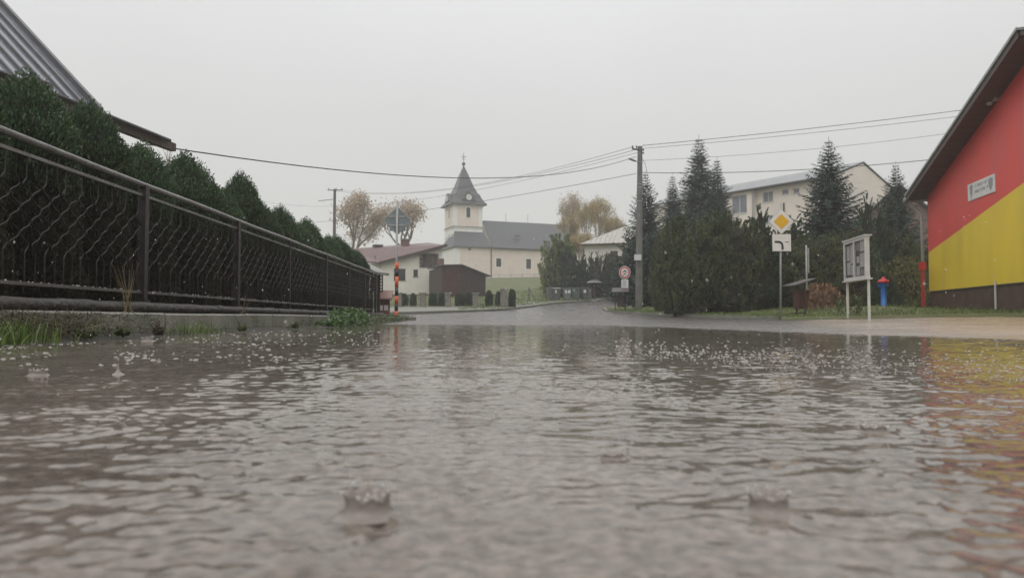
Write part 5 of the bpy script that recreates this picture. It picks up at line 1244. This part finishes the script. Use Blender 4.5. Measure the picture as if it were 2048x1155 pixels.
# ------------------------------------------------------------------ trees
def pos(px, Y, off=.1): x = (px - 1024) / F * Y; return (x, Y, G(x, Y) + off)
def hgt(px, py, Y): x = (px - 1024) / F * Y; return P(px, py, Y).z - G(x, Y) - .1
def conifers():
    A = spruce_mesh(10, 2.5, 31, dens=.95, tw=.34, power=.8); B = spruce_mesh(9, 1.9, 32, dens=1.25, tw=.40, power=.78, mat='spruce_blue', up=.1); Cc = spruce_mesh(8, 2.6, 33, dens=1.0, tw=.42, power=.9, droop=.1)
    tr = {}
    def put(v, key, px, py, Y, wpx, lab, g='spruces'):
        h = hgt(px, py, Y); h0 = {'A': 10, 'B': 9, 'C': 8}[key]; r0 = {'A': 2.5, 'B': 1.9, 'C': 2.6}[key]; s = (wpx / F * Y / 2) / r0
        root, t = plant('spruce', v[0], v[1] if key not in tr else None, pos(px, Y), rnd.random() * 6, (s, s, h / h0), 'bark', lab, 'spruce tree', 'spruce trees behind the verge', trunk_me=tr.get(key)); tr.setdefault(key, t)
    put(Cc, 'C', 1293, 346, 46, 180, 'blue green spruce standing right behind the utility pole')
    put(B, 'B', 1347, 350, 58, 115, 'small pointed spruce left of the tallest spruce, in front of the flats')
    put(B, 'B', 1401, 275, 56, 190, 'tallest dark spruce, rising above the wires beside the flats')
    put(B, 'B', 1437, 318, 57, 140, 'narrow spruce touching the right side of the tallest one')
    put(Cc, 'C', 1663, 280, 35, 265, 'large feathery spruce in front of the gable of the flats')
    put(Cc, 'C', 1797, 328, 38, 190, 'spruce with a thin tip just left of the painted hall')
    # shrub mass
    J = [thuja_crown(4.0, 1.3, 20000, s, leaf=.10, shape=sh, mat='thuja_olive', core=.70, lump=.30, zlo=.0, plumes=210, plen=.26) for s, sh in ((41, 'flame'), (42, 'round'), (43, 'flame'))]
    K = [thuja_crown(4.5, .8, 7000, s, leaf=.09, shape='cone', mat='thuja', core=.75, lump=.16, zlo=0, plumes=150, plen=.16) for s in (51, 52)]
    st = MB().tube([(0, 0, -.3), (0, 0, 2.5)], [.12, .05], 6); tm = None
    def shrub(me, px, py, Y, wpx, lab, h0=4.0, r0=1.3, name='thuja', grp='overgrown thujas on the right verge'):
        nonlocal tm
        h = hgt(px, py, Y); s = wpx / F * Y / 2 / r0
        root, t = plant(name, me, st if tm is None else None, pos(px, Y), rnd.random() * 6, (s, s, h / h0), 'bark', lab, 'thuja', grp, trunk_me=tm); tm = tm or t
    shrub(J[0], 1350, 450, 31.5, 84, 'broad olive thuja next to the small one by the utility pole')
    shrub(J[1], 1368, 470, 34, 100, 'rounded olive thuja second from the utility pole', )
    shrub(J[2], 1385, 446, 31.2, 120, 'broad olive thuja below the tallest spruce')
    shrub(J[0], 1436, 432, 32, 120, 'tallest of the olive thujas, beneath the narrow spruce')
    shrub(J[1], 1475, 452, 31, 110, 'olive thuja below the large block window')
    shrub(J[2], 1322, 478, 36.5, 44, 'small olive thuja nearest the utility pole')
    shrub(K[0], 1523, 420, 31, 88, 'pointed conical thuja left of the priority sign', 4.5, .8)
    shrub(J[0], 1560, 470, 31.5, 100, 'dark bushy thuja right behind the priority sign')
    shrub(K[1], 1590, 440, 32, 80, 'upright thuja between the priority sign and the large spruce', 4.5, .8)
    shrub(J[1], 1628, 480, 30.5, 110, 'dense thuja at the foot of the large spruce, left side')
    shrub(J[0], 1690, 470, 31.5, 120, 'dense thuja behind the notice board')
    shrub(K[0], 1738, 400, 33, 66, 'tall columnar thuja right of the large spruce', 4.5, .8)
    shrub(K[1], 1764, 408, 33.5, 56, 'second columnar thuja, next to the spruce by the hall', 4.5, .8)
    shrub(J[2], 1795, 470, 34, 120, 'dark thuja beneath the spruce by the hall')
    shrub(J[1], 1840, 500, 35, 90, 'dark thuja partly behind the red standpipe')
    shrub(J[0], 1505, 500, 34, 90, 'low olive thuja between the conical thuja and its neighbour')
    me = thuja_crown(1.3, .75, 5000, 61, leaf=.07, shape='cone', mat='thuja', core=.7, lump=.1)
    plant('young_thuja', me, MB().tube([(0, 0, -.2), (0, 0, .6)], .04, 5), pos(1768, 28), 0, (1, 1, .98), 'bark', 'low cone shaped young thuja behind the blue hydrant', 'thuja')
    me = thuja_crown(1.9, .9, 1500, 62, leaf=.12, shape='round', mat='yellow_leaf', core=0, lump=.3)
    plant('autumn_bush', me, MB().tube([(0, 0, -.2), (0, 0, 1.2)], .03, 5), pos(1812, 31), 0, (1, 1, 1.1), 'bark', 'thin yellow green bush between the hydrant and the painted hall', 'bush')
    me = thuja_crown(1.0, .62, 750, 63, leaf=.12, shape='round', mat='rust_leaf', core=0, lump=.45)
    plant('rusty_shrub', me, MB().tube([(0, 0, -.2), (0, 0, .6)], .03, 5), pos(1643, 27), 0, (1, 1, .95), 'bark', 'low rust coloured shrub right of the reddish litter bin', 'shrub')
    me = thuja_crown(.6, .35, 160, 64, leaf=.14, shape='round', mat='weed_leaf', core=0, lump=.3)
    plant('leafy_plant', me, MB().tube([(0, 0, -.1), (0, 0, .4)], .012, 4), pos(1702, 23.5), 0, (1, 1, 1), 'dry_stalk', 'small light green leafy plant under the notice board', 'plant')
    # middle distance, around the cottage
    shr = thuja_crown(5, 2.0, 9000, 71, leaf=.17, shape='round', mat='light_green', core=.7, lump=.3, zlo=0, plumes=180, plen=.3)
    d = thuja_crown(5, 1.2, 7000, 72, leaf=.16, shape='flame', mat='thuja', core=.75, lump=.18, zlo=0, plumes=120, plen=.2)
    t2 = MB().tube([(0, 0, -.3), (0, 0, 3)], [.15, .06], 6); q = None
    def mid(me, px, py, Y, wpx, r0, lab, h0=5.0):
        nonlocal q
        root, t = plant('garden_tree', me, t2 if q is None else None, pos(px, Y, 0), rnd.random() * 6, ((wpx / F * Y / 2) / r0,) * 2 + (hgt(px, py, Y) / h0,), 'bark', lab, 'garden conifer', 'garden conifers around the low cottage', trunk_me=q); q = q or t
    mid(shr, 1118, 475, 69.5, 66, 2.0, 'rounded bright green conifer at the right end of the church')
    mid(shr, 1106, 520, 68.5, 44, 2.0, 'smaller light green conifer in front of the rounded one')
    mid(d, 1140, 497, 68, 52, 1.2, 'dark green conifer right of the rounded bright one')
    mid(d, 1166, 513, 70, 28, 1.2, 'slim dark conifer below the cottage eave, left of the twin pair')
    mid(d, 1183, 508, 71, 20, 1.2, 'left one of the twin narrow conifers before the cottage wall')
    mid(d, 1194, 507, 71.5, 20, 1.2, 'right one of the twin narrow conifers before the cottage wall')
    bb = thuja_crown(5, 1.6, 3500, 73, leaf=.2, shape='round', mat='brush', core=.5, lump=.3, zlo=0)
    mid(bb, 1218, 505, 70, 52, 1.6, 'brownish bare bush before the cottage wall')
    mid(d, 1242, 515, 66, 60, 1.2, 'dark bushy conifer behind the prohibition sign')
    mid(d, 1262, 480, 68, 60, 1.2, 'dark conifer behind the utility pole, left side')
    for k, (px, py, Y, w_) in enumerate(((1160, 545, 67.5, 50), (1190, 540, 68.5, 50), (1215, 545, 68, 50), (1275, 540, 62, 60), (1298, 545, 55, 50))):
        mid(d, px, py, Y, w_, 1.2, ['dark low hedge conifer behind the last bins', 'dark low hedge conifer right behind the umbrella', 'dark low hedge conifer between umbrella and prohibition sign', 'dark low conifer behind the base of the utility pole', 'dark low conifer right of the utility pole base'][k])
conifers()
def broad():
    me, tr = broad_tree(10, .72, 81, 'pale_autumn', 'pale_bark', 5200, .15, trunk_h=.16, depth=6, upb=.55)
    me2, tr2 = broad_tree(10, .82, 82, 'pale_autumn', 'pale_bark', 2600, .12, trunk_h=.13, depth=7, upb=.5)
    me3, tr3 = broad_tree(10, .42, 83, 'birch_gold', 'pale_bark', 4800, .14, trunk_h=.24, depth=6, weep=.45, upb=1.1)
    bt = {}
    def put(me, tr, key, px, py, Y, wsc, lab, cat='tree', name='autumn_tree', rz=0):
        h = hgt(px, py, Y); s = h / 10
        root, t = plant(name, me, tr if key not in bt else None, pos(px, Y, 0), rz, (s * wsc, s * wsc, s), 'pale_bark', lab, cat, None, trunk_me=bt.get(key)); bt.setdefault(key, t)
    put(me, tr, 1, 690, 384, 108, .95, 'pale pinkish autumn tree with sparse leaves behind the timber pole')
    put(me2, tr2, 2, 808, 398, 108, .95, 'nearly bare pale tree behind the house with the brown roof', rz=1)
    bl = ['golden birch left of centre behind the rounded green conifer', 'tall wispy golden birch above the cottage roof end', 'thin pale birch reaching highest of the golden clump', 'brownish birch further right above the cottage roof', 'hazy brown birch closest to the spruce by the pole']
    for k, (px, py, Y, w_) in enumerate(((1148, 425, 92, .9), (1168, 400, 96, .85), (1190, 390, 104, .8), (1215, 425, 110, 1.0), (1240, 430, 112, 1.0))):
        put(me3, tr3, 3, px, py, Y, w_ * .8, bl[k], 'birch tree', 'birch', rz=k * 1.3)
    put(me3, tr3, 3, 1150, 462, 85, 1.4, 'low bright golden birch just behind the rounded green conifer', 'birch tree', 'birch', rz=2.2)
    put(me2, tr2, 2, 1146, 386, 120, .5, 'bare wispy tree tip left of the golden birches', rz=.4)
    put(me2, tr2, 2, 1110, 540, 112, .5, 'small bare shrub against the right end of the church wall', 'shrub', 'bare_shrub')
    # bare twigs over the hedge
    g = random.Random(2)
    for (px, py, Y, n, lab) in ((338, 300, 10.6, 9, 'thin bare twigs sticking up from the hedge where the cable starts'), (66, 158, 8.0, 7, 'thin bare twigs above the first hedge column in front of the metal roof')):
        p = P(px, py, Y); r = empty('bare_twigs', (p.x, p.y, p.z - .25), label=lab, cat='twig')
        for k in range(n): a, b = g.uniform(-.5, .5), g.uniform(-.4, .4); h = g.uniform(.2, .36); MB().tube([(0, 0, -.3), (a * .1, b * .1, h * .4), (a * .35, b * .35, h)], [.005, .004, .002], 4).build('twig', 'dry_stalk', r)
broad()

# ------------------------------------------------------------------ wheelie bins
def bins():
    def wheelie(px, Y, wd, mat, lid, stick, lab, open_=0.0, dp=.5):
        x, y, z = pos(px, Y, .115); z = G(x, y) + .115; r = empty('wheelie_bin', (x, y, z), R(12), label=lab, cat='wheelie bin', group='wheelie bins by the pavement'); h = .98
        def ring(w_, d_, zz): return [(-w_ / 2, -d_ / 2, zz), (w_ / 2, -d_ / 2, zz), (w_ / 2, d_ / 2, zz), (-w_ / 2, d_ / 2, zz)]
        m = MB(); m.poly(ring(wd * .80, dp * .8, .06) + ring(wd, dp, h), [(3, 2, 1, 0), (4, 5, 6, 7), (0, 1, 5, 4), (1, 2, 6, 5), (2, 3, 7, 6), (3, 0, 4, 7)]); m.build('body', mat, r)
        MB().prism([(-wd / 2 - .03, -dp / 2 - .04, h + .004), (wd / 2 + .03, -dp / 2 - .04, h + .004), (wd / 2 + .03, dp / 2 + .04, h + .05), (-wd / 2 - .03, dp / 2 + .04, h + .05)], (0, 0, .05)).build('lid', lid, r)
        MB().tube([(-wd / 2 + .05, dp / 2 + .08, h - .02), (wd / 2 - .05, dp / 2 + .08, h - .02)], .02, 6).build('handle', mat, r)
        for sx in (-1, 1): MB().tube([(sx * wd * .36 - .025, dp * .38, .09), (sx * wd * .36 + .025, dp * .38, .09)], .09, 10).build('wheel', 'sign_black', r)
        for (sx, sw) in stick: MB().bb(sx * wd - sw, sx * wd + sw, -dp / 2 - .02, -dp / 2 - .006, .60, .86).build('sticker', 'sign_white', r)
    wheelie(1099.5, 62.2, .50, 'bin_grey', 'bin_grey', [], 'plain light grey wheelie bin at the left end of the row by the pavement')
    wheelie(1113, 61.6, .62, 'bin_dark', 'bin_lid', [(-.2, .05)], 'dark grey wheelie bin with a pale lid, second in the row')
    wheelie(1134, 61.8, .62, 'bin_grey', 'bin_green', [(-.25, .08), (.2, .10)], 'grey green wheelie bin with two white stickers, third in the row')
    wheelie(1152, 62.4, .60, 'bin_green', 'bin_green', [], 'greenish wheelie bin without stickers in the middle of the row')
    wheelie(1169, 62.8, .50, 'bin_dark', 'bin_dark', [(-.1, .10)], 'narrow dark wheelie bin with one white sticker left of the umbrella')
    wheelie(1180.5, 63.4, .44, 'bin_grey', 'bin_grey', [], 'light grey wheelie bin directly behind the walking figure')
bins()

# ------------------------------------------------------------------ person with umbrella
def skin_body(name, joints, edges, mat, parent, lv=2, root=0):
    me = bpy.data.meshes.new(name); me.from_pydata([j[0] for j in joints], edges, []); o = bpy.data.objects.new(name, me); COL.objects.link(o); o.parent = parent
    md = o.modifiers.new('s', 'SKIN'); me.skin_vertices.new() if not me.skin_vertices else None
    for i, j in enumerate(joints):
        sv = me.skin_vertices[0].data[i]; r = j[1]; sv.radius = r if hasattr(r, '__len__') else (r, r); sv.use_root = (i == root)
    ss = o.modifiers.new('u', 'SUBSURF'); ss.levels = lv; ss.render_levels = lv; me.materials.append(M[mat]); md.use_smooth_shade = True
    return o
def person():
    Y = 60.2; x = (1187 - 1024) / F * Y; z = G(x, Y) + .12
    r = empty('person', (x, Y, z), R(-12), label='person walking on the pavement under an open umbrella, dark jacket, brownish trousers and pale shoes', cat='person')
    # body: pelvis root, spine, arms, legs in mid stride
    J = [((0, 0, .93), .155), ((0, 0, 1.12), .145), ((0, -.01, 1.32), .175), ((0, -.01, 1.44), .09), ((0, -.02, 1.52), .055),
         ((.19, -.01, 1.39), .070), ((.26, -.06, 1.14), .055), ((.14, -.24, 1.12), .042), ((.08, -.27, 1.20), .03),
         ((-.19, -.01, 1.39), .070), ((-.27, .02, 1.14), .055), ((-.24, -.12, .96), .042), ((-.235, -.16, .90), .03),
         ((.10, 0, .85), .105), ((.15, -.12, .50), .075), ((.14, -.06, .12), .050), ((.15, -.20, .05), .045),
         ((-.10, 0, .85), .105), ((-.13, .10, .50), .075), ((-.10, .34, .20), .050), ((-.10, .26, .08), .045)]
    E = [(0, 1), (1, 2), (2, 3), (3, 4), (2, 5), (5, 6), (6, 7), (7, 8), (2, 9), (9, 10), (10, 11), (11, 12), (0, 13), (13, 14), (14, 15), (15, 16), (0, 17), (17, 18), (18, 19), (19, 20)]
    skin_body('body', J, E, 'trousers', r)
    Jc = [((0, 0, .96), .175), ((0, 0, 1.12), .165), ((0, -.01, 1.32), .195), ((0, -.01, 1.45), .095), ((.20, -.01, 1.39), .085), ((.27, -.06, 1.14), .068), ((.15, -.22, 1.12), .055), ((-.20, -.01, 1.39), .085), ((-.28, .02, 1.14), .068), ((-.25, -.10, .98), .055)]
    skin_body('jacket', Jc, [(0, 1), (1, 2), (2, 3), (2, 4), (4, 5), (5, 6), (2, 7), (7, 8), (8, 9)], 'coat', r)
    h = MB(); h.lathe((0, -.03, 1.50), [(.02, 0), (.055, .02), (.075, .07), (.085, .13), (.083, .18), (.06, .23), (.01, .25)], 12); hd = h.build('head', 'skin', r, smooth=True)
    MB().prism([(-.012, -.112, 1.60), (.012, -.112, 1.60), (.012, -.112, 1.64), (-.012, -.112, 1.64)], (0, -.022, -.004)).build('nose', 'skin', hd)
    for sx in (-1, 1):
        MB().lathe((sx * .03, -.110, 1.645), [(.004, -.006), (.010, 0), (.004, .006)], 6).build('eye', 'sign_black', hd); MB().lathe((sx * .086, -.03, 1.615), [(.006, -.025), (.012, 0), (.006, .025)], 6).build('ear', 'skin', hd)
    MB().bb(-.022, .022, -.112, -.104, 1.565, 1.573).build('mouth', 'sign_red', hd)
    MB().lathe((0, -.012, 1.60), [(.075, 0), (.092, .04), (.094, .10), (.07, .15), (.01, .17)], 12).build('hair', 'hair', hd, smooth=True)
    # hands with fingers
    for c, up in ((Vector((.08, -.27, 1.20)), 1), (Vector((-.235, -.17, .885)), -1)):
        hm = MB(); hm.box(c, (.075, .035, .085)); hnd = hm.build('hand', 'skin', r)
        for k in range(4): b = c + Vector((-.028 + k * .019, -.005, up * .042)); MB().tube([b, b + Vector((0, -.02, up * .03)), b + Vector((0, -.012 if up < 0 else .01, up * (.055 - abs(k - 1.5) * .006)))], [.0095, .009, .007], 5).build('finger', 'skin', hnd)
        b = c + Vector((.036 if up > 0 else .036, 0, -up * .02)); MB().tube([b, b + Vector((.02, -.02, up * .02)), b + Vector((.012, -.035, up * .045))], [.011, .010, .008], 5).build('thumb', 'skin', hnd)
    for c in ((.15, -.16, .0), (-.10, .31, .04)):
        m = MB(); m.box((c[0], c[1] - .05, c[2] + .045), (.09, .27, .08), rx=0 if c[2] == 0 else .35); m.build('shoe', 'shoe', r)
    # umbrella is held: separate thing
    ux, uy, uz = x + .05, Y - .26, z
    u = empty('umbrella', (ux, uy, uz), R(-12), label='open black umbrella held over the walking person, wet highlight painted round its edge', cat='umbrella')
    zt = P(1187, 560, Y).z - z
    prof = [(.60, zt - .22), (.52, zt - .12), (.36, zt - .045), (.18, zt - .01), (.01, zt)]
    m = MB(); n = 16; o = []
    for rr, zz in prof:
        for k in range(n): a = 2 * math.pi * k / n; q = rr * (1 if k % 2 == 0 else .965); o.append((q * math.cos(a), q * math.sin(a), zz - (0 if k % 2 == 0 else -.012)))
    m.poly(o, [(j * n + k, j * n + (k + 1) % n, (j + 1) * n + (k + 1) % n, (j + 1) * n + k) for j in range(4) for k in range(n)] + [tuple(range(4 * n, 5 * n))])
    c = m.build('canopy', 'umbrella_black', u, smooth=True); sd = c.modifiers.new('t', 'SOLIDIFY'); sd.thickness = .006
    m = MB(); o = []
    for rr, zz in ((.605, zt - .222), (.60, zt - .205), (.525, zt - .108), (.53, zt - .112)):
        for k in range(n): a = 2 * math.pi * k / n; o.append((rr * math.cos(a), rr * math.sin(a), zz + .004))
    m.poly(o, [(j * n + k, j * n + (k + 1) % n, (j + 1) * n + (k + 1) % n, (j + 1) * n + k) for j in range(3) for k in range(n)]); m.build('highlight_band', 'umbrella_highlight', u, smooth=True)  # pale band paints the wet highlight along the canopy edge
    MB().tube([(0, 0, 1.12), (0, 0, zt + .05)], .010, 6).build('shaft', 'dark_steel', u)
    MB().tube([(0, 0, 1.12), (0, 0, 1.08), (0, -.02, 1.05), (0, -.045, 1.06)], .014, 6).build('handle', 'brown_frame', u)
    for k in range(8): a = 2 * math.pi * k / 8; MB().tube([(.0, 0, zt - .25), (.34 * math.cos(a), .34 * math.sin(a), zt - .06)], .004, 4).build('rib', 'dark_steel', u)
person()

# ------------------------------------------------------------------ rain on the water: splashes, bubbles, drops
def crown_splash(px, py, wpx, hpx, label, seed, spike=False):
    v = (py - 636) / F; Y = EYE / v; x = (px - 1024) / F * Y; k = Y / F; g = random.Random(seed); r = empty('splash', (x, Y, 0), label=label, cat='splash', group='raindrop splashes on the puddle')
    R0 = wpx * k / 2; H = hpx * k
    if spike:
        MB().lathe((0, 0, -.001), [(R0 * 1.5, -.001), (R0, .001), (R0 * .45, H * .15), (R0 * .16, H * .35), (R0 * .11, H * .62), (R0 * .10, H * .66)], 10).build('jet', 'splash', r, smooth=True)
        MB().lathe((g.uniform(-.1, .1) * R0, 0, H * .72), [(R0 * .02, 0), (R0 * .18, H * .08), (R0 * .20, H * .14), (R0 * .12, H * .22), (R0 * .01, H * .26)], 8).build('droplet', 'splash', r, smooth=True)
        return
    n = 36; o = []; prof = [(1.6, -.04), (1.28, .05), (1.06, .20), (.97, .42), (.95, .66), (.98, .85), (1.04, 1.0)]; inn = [(1.0, .98), (.90, .7), (.82, .4), (.5, .2), (.05, .18)]
    jag = [1 + .13 * math.sin(k_ * 1.3 + seed) + .10 * math.sin(k_ * .52 + 2 * seed) + g.uniform(-.14, .16) for k_ in range(n)]
    for q, zz in prof + inn:
        for j in range(n): a = 2 * math.pi * j / n; o.append((R0 * q * math.cos(a), R0 * q * math.sin(a), H * .62 * zz * (jag[j] if zz > .5 else 1)))
    T = len(prof + inn); m = MB(); m.poly(o, [(i * n + j, i * n + (j + 1) % n, (i + 1) * n + (j + 1) % n, (i + 1) * n + j) for i in range(T - 1) for j in range(n)] + [tuple(range((T - 1) * n, T * n))])
    m.build('crown_ring', 'splash', r, smooth=True)
    for j in range(16):
        a = g.random() * 6.28; q = R0 * g.uniform(.92, 1.12); s = R0 * g.uniform(.035, .085); MB().lathe((q * math.cos(a), q * math.sin(a), H * g.uniform(.52, .80)), [(s * .1, -s), (s * .8, -s * .5), (s, 0), (s * .8, s * .5), (s * .1, s)], 7).build('droplet', 'drop', r, smooth=True)  # droplets added in a whiter material to paint highlights on the crown rim
crown_splash(738, 1022, 92, 66, 'large crown shaped splash in the water below the middle left, nearest the viewer', 1)
crown_splash(1532, 1018, 78, 56, 'crown shaped splash in the near water at the right', 2)
crown_splash(1742, 862, 50, 20, 'low dome shaped splash in the water below the notice board', 3)
crown_splash(80, 750, 34, 18, 'bubble crown splash at far left near the kerb', 4)
crown_splash(296, 682, 22, 13, 'white splash close under the kerb at left', 5)
crown_splash(64, 688, 22, 11, 'small splash next to the bright grass tuft', 6)
crown_splash(1222, 912, 44, 14, 'broad shallow splash left of the centre right jet', 8)
crown_splash(239, 748, 26, 34, 'thin upright water jet near the kerb at left', 9, True)
crown_splash(1254, 912, 22, 34, 'thin upright jet in the middle of the puddle', 10, True)
crown_splash(1107, 766, 18, 24, 'short jet in the middle distance of the puddle', 11, True)
crown_splash(1625, 735, 20, 30, 'thin jet on the band of bubbles at the right', 12, True)
crown_splash(1487, 722, 18, 22, 'short jet at the left of the bubble band', 13, True)
crown_splash(1195, 775, 14, 18, 'tiny jet right of the middle distance jet', 14, True)
def bubbles():
    g = random.Random(11); m = MB()
    def dome(px, py, wp):
        Y = EYE / ((py - 636) / F); x = (px - 1024) / F * Y; 
        if x < near_kx(Y) + .1: return
        R0 = wp * Y / F / 2; n = 7; m.lathe((x, Y, -.001), [(R0 * 1.15, 0), (R0 * .95, R0 * .22), (R0 * .66, R0 * .45), (R0 * .25, R0 * .56)], n, g.random())
    cl = [(g.uniform(-20, 560), g.random() ** 1.6) for _ in range(34)]
    for _ in range(330):
        c = cl[g.randrange(34)]; px = c[0] + g.gauss(0, 26); py = 686 + 62 * c[1] + g.gauss(0, 3.5) - (px / 600) * 14
        dome(px, max(py, 672), (3.5 + 8 * g.random() ** 2.2) * (.7 + (py - 670) / 120))
    for _ in range(140): dome(g.uniform(380, 760), g.uniform(662, 690), g.uniform(3, 6))
    for _ in range(2300):
        px = g.uniform(1230, 2048); c = 700 + (px - 1230) * .055; py = g.gauss(c, 9 + (px - 1230) * .008)
        if py > 672: dome(px, py, 1.8 + 4.6 * g.random() ** 1.8)
    for _ in range(330): dome(g.uniform(1040, 2048), g.uniform(680, 775), g.uniform(2.5, 6))
    for _ in range(240): px = g.uniform(0, 2048); dome(px, g.uniform(760, 900), g.uniform(3, 7))
    tag(m.build('bubbles', 'bubble', smooth=True), kind='stuff', label='rain bubbles floating on the puddle')
    m = MB()
    for _ in range(260):
        Y = .8 + 5.0 * g.random(); x = g.uniform(-.75, .75) * Y; z = EYE + g.uniform(-.12, .14) * Y
        if z < .01 or x < near_kx(Y): continue
        s = g.uniform(.0008, .0016) * (.5 + Y * .25); m.lathe((x, Y, z), [(s * .1, -s * 1.1), (s * .9, -s * .5), (s, 0), (s * .7, s * .9), (s * .1, s * 1.9)], 6)
    tag(m.build('rain', 'drop', smooth=True), kind='stuff', label='falling raindrops')
bubbles()

# ------------------------------------------------------------------ air
hz = MB().bb(-700, 700, -45, 1150, -4, 135).build('haze', 'wire'); hz.data.materials.clear()
hm = bpy.data.materials.new('haze'); hm.use_nodes = True; t = hm.node_tree; t.nodes.clear(); o = t.nodes.new('ShaderNodeOutputMaterial'); pv = t.nodes.new('ShaderNodeVolumePrincipled')
pv.inputs['Color'].default_value = (.945, .94, .94, 1); pv.inputs['Density'].default_value = .0016; pv.inputs['Anisotropy'].default_value = .2; t.links.new(pv.outputs[0], o.inputs['Volume']); hz.data.materials.append(hm)
tag(hz, kind='stuff', label='thin rainy haze in the air')
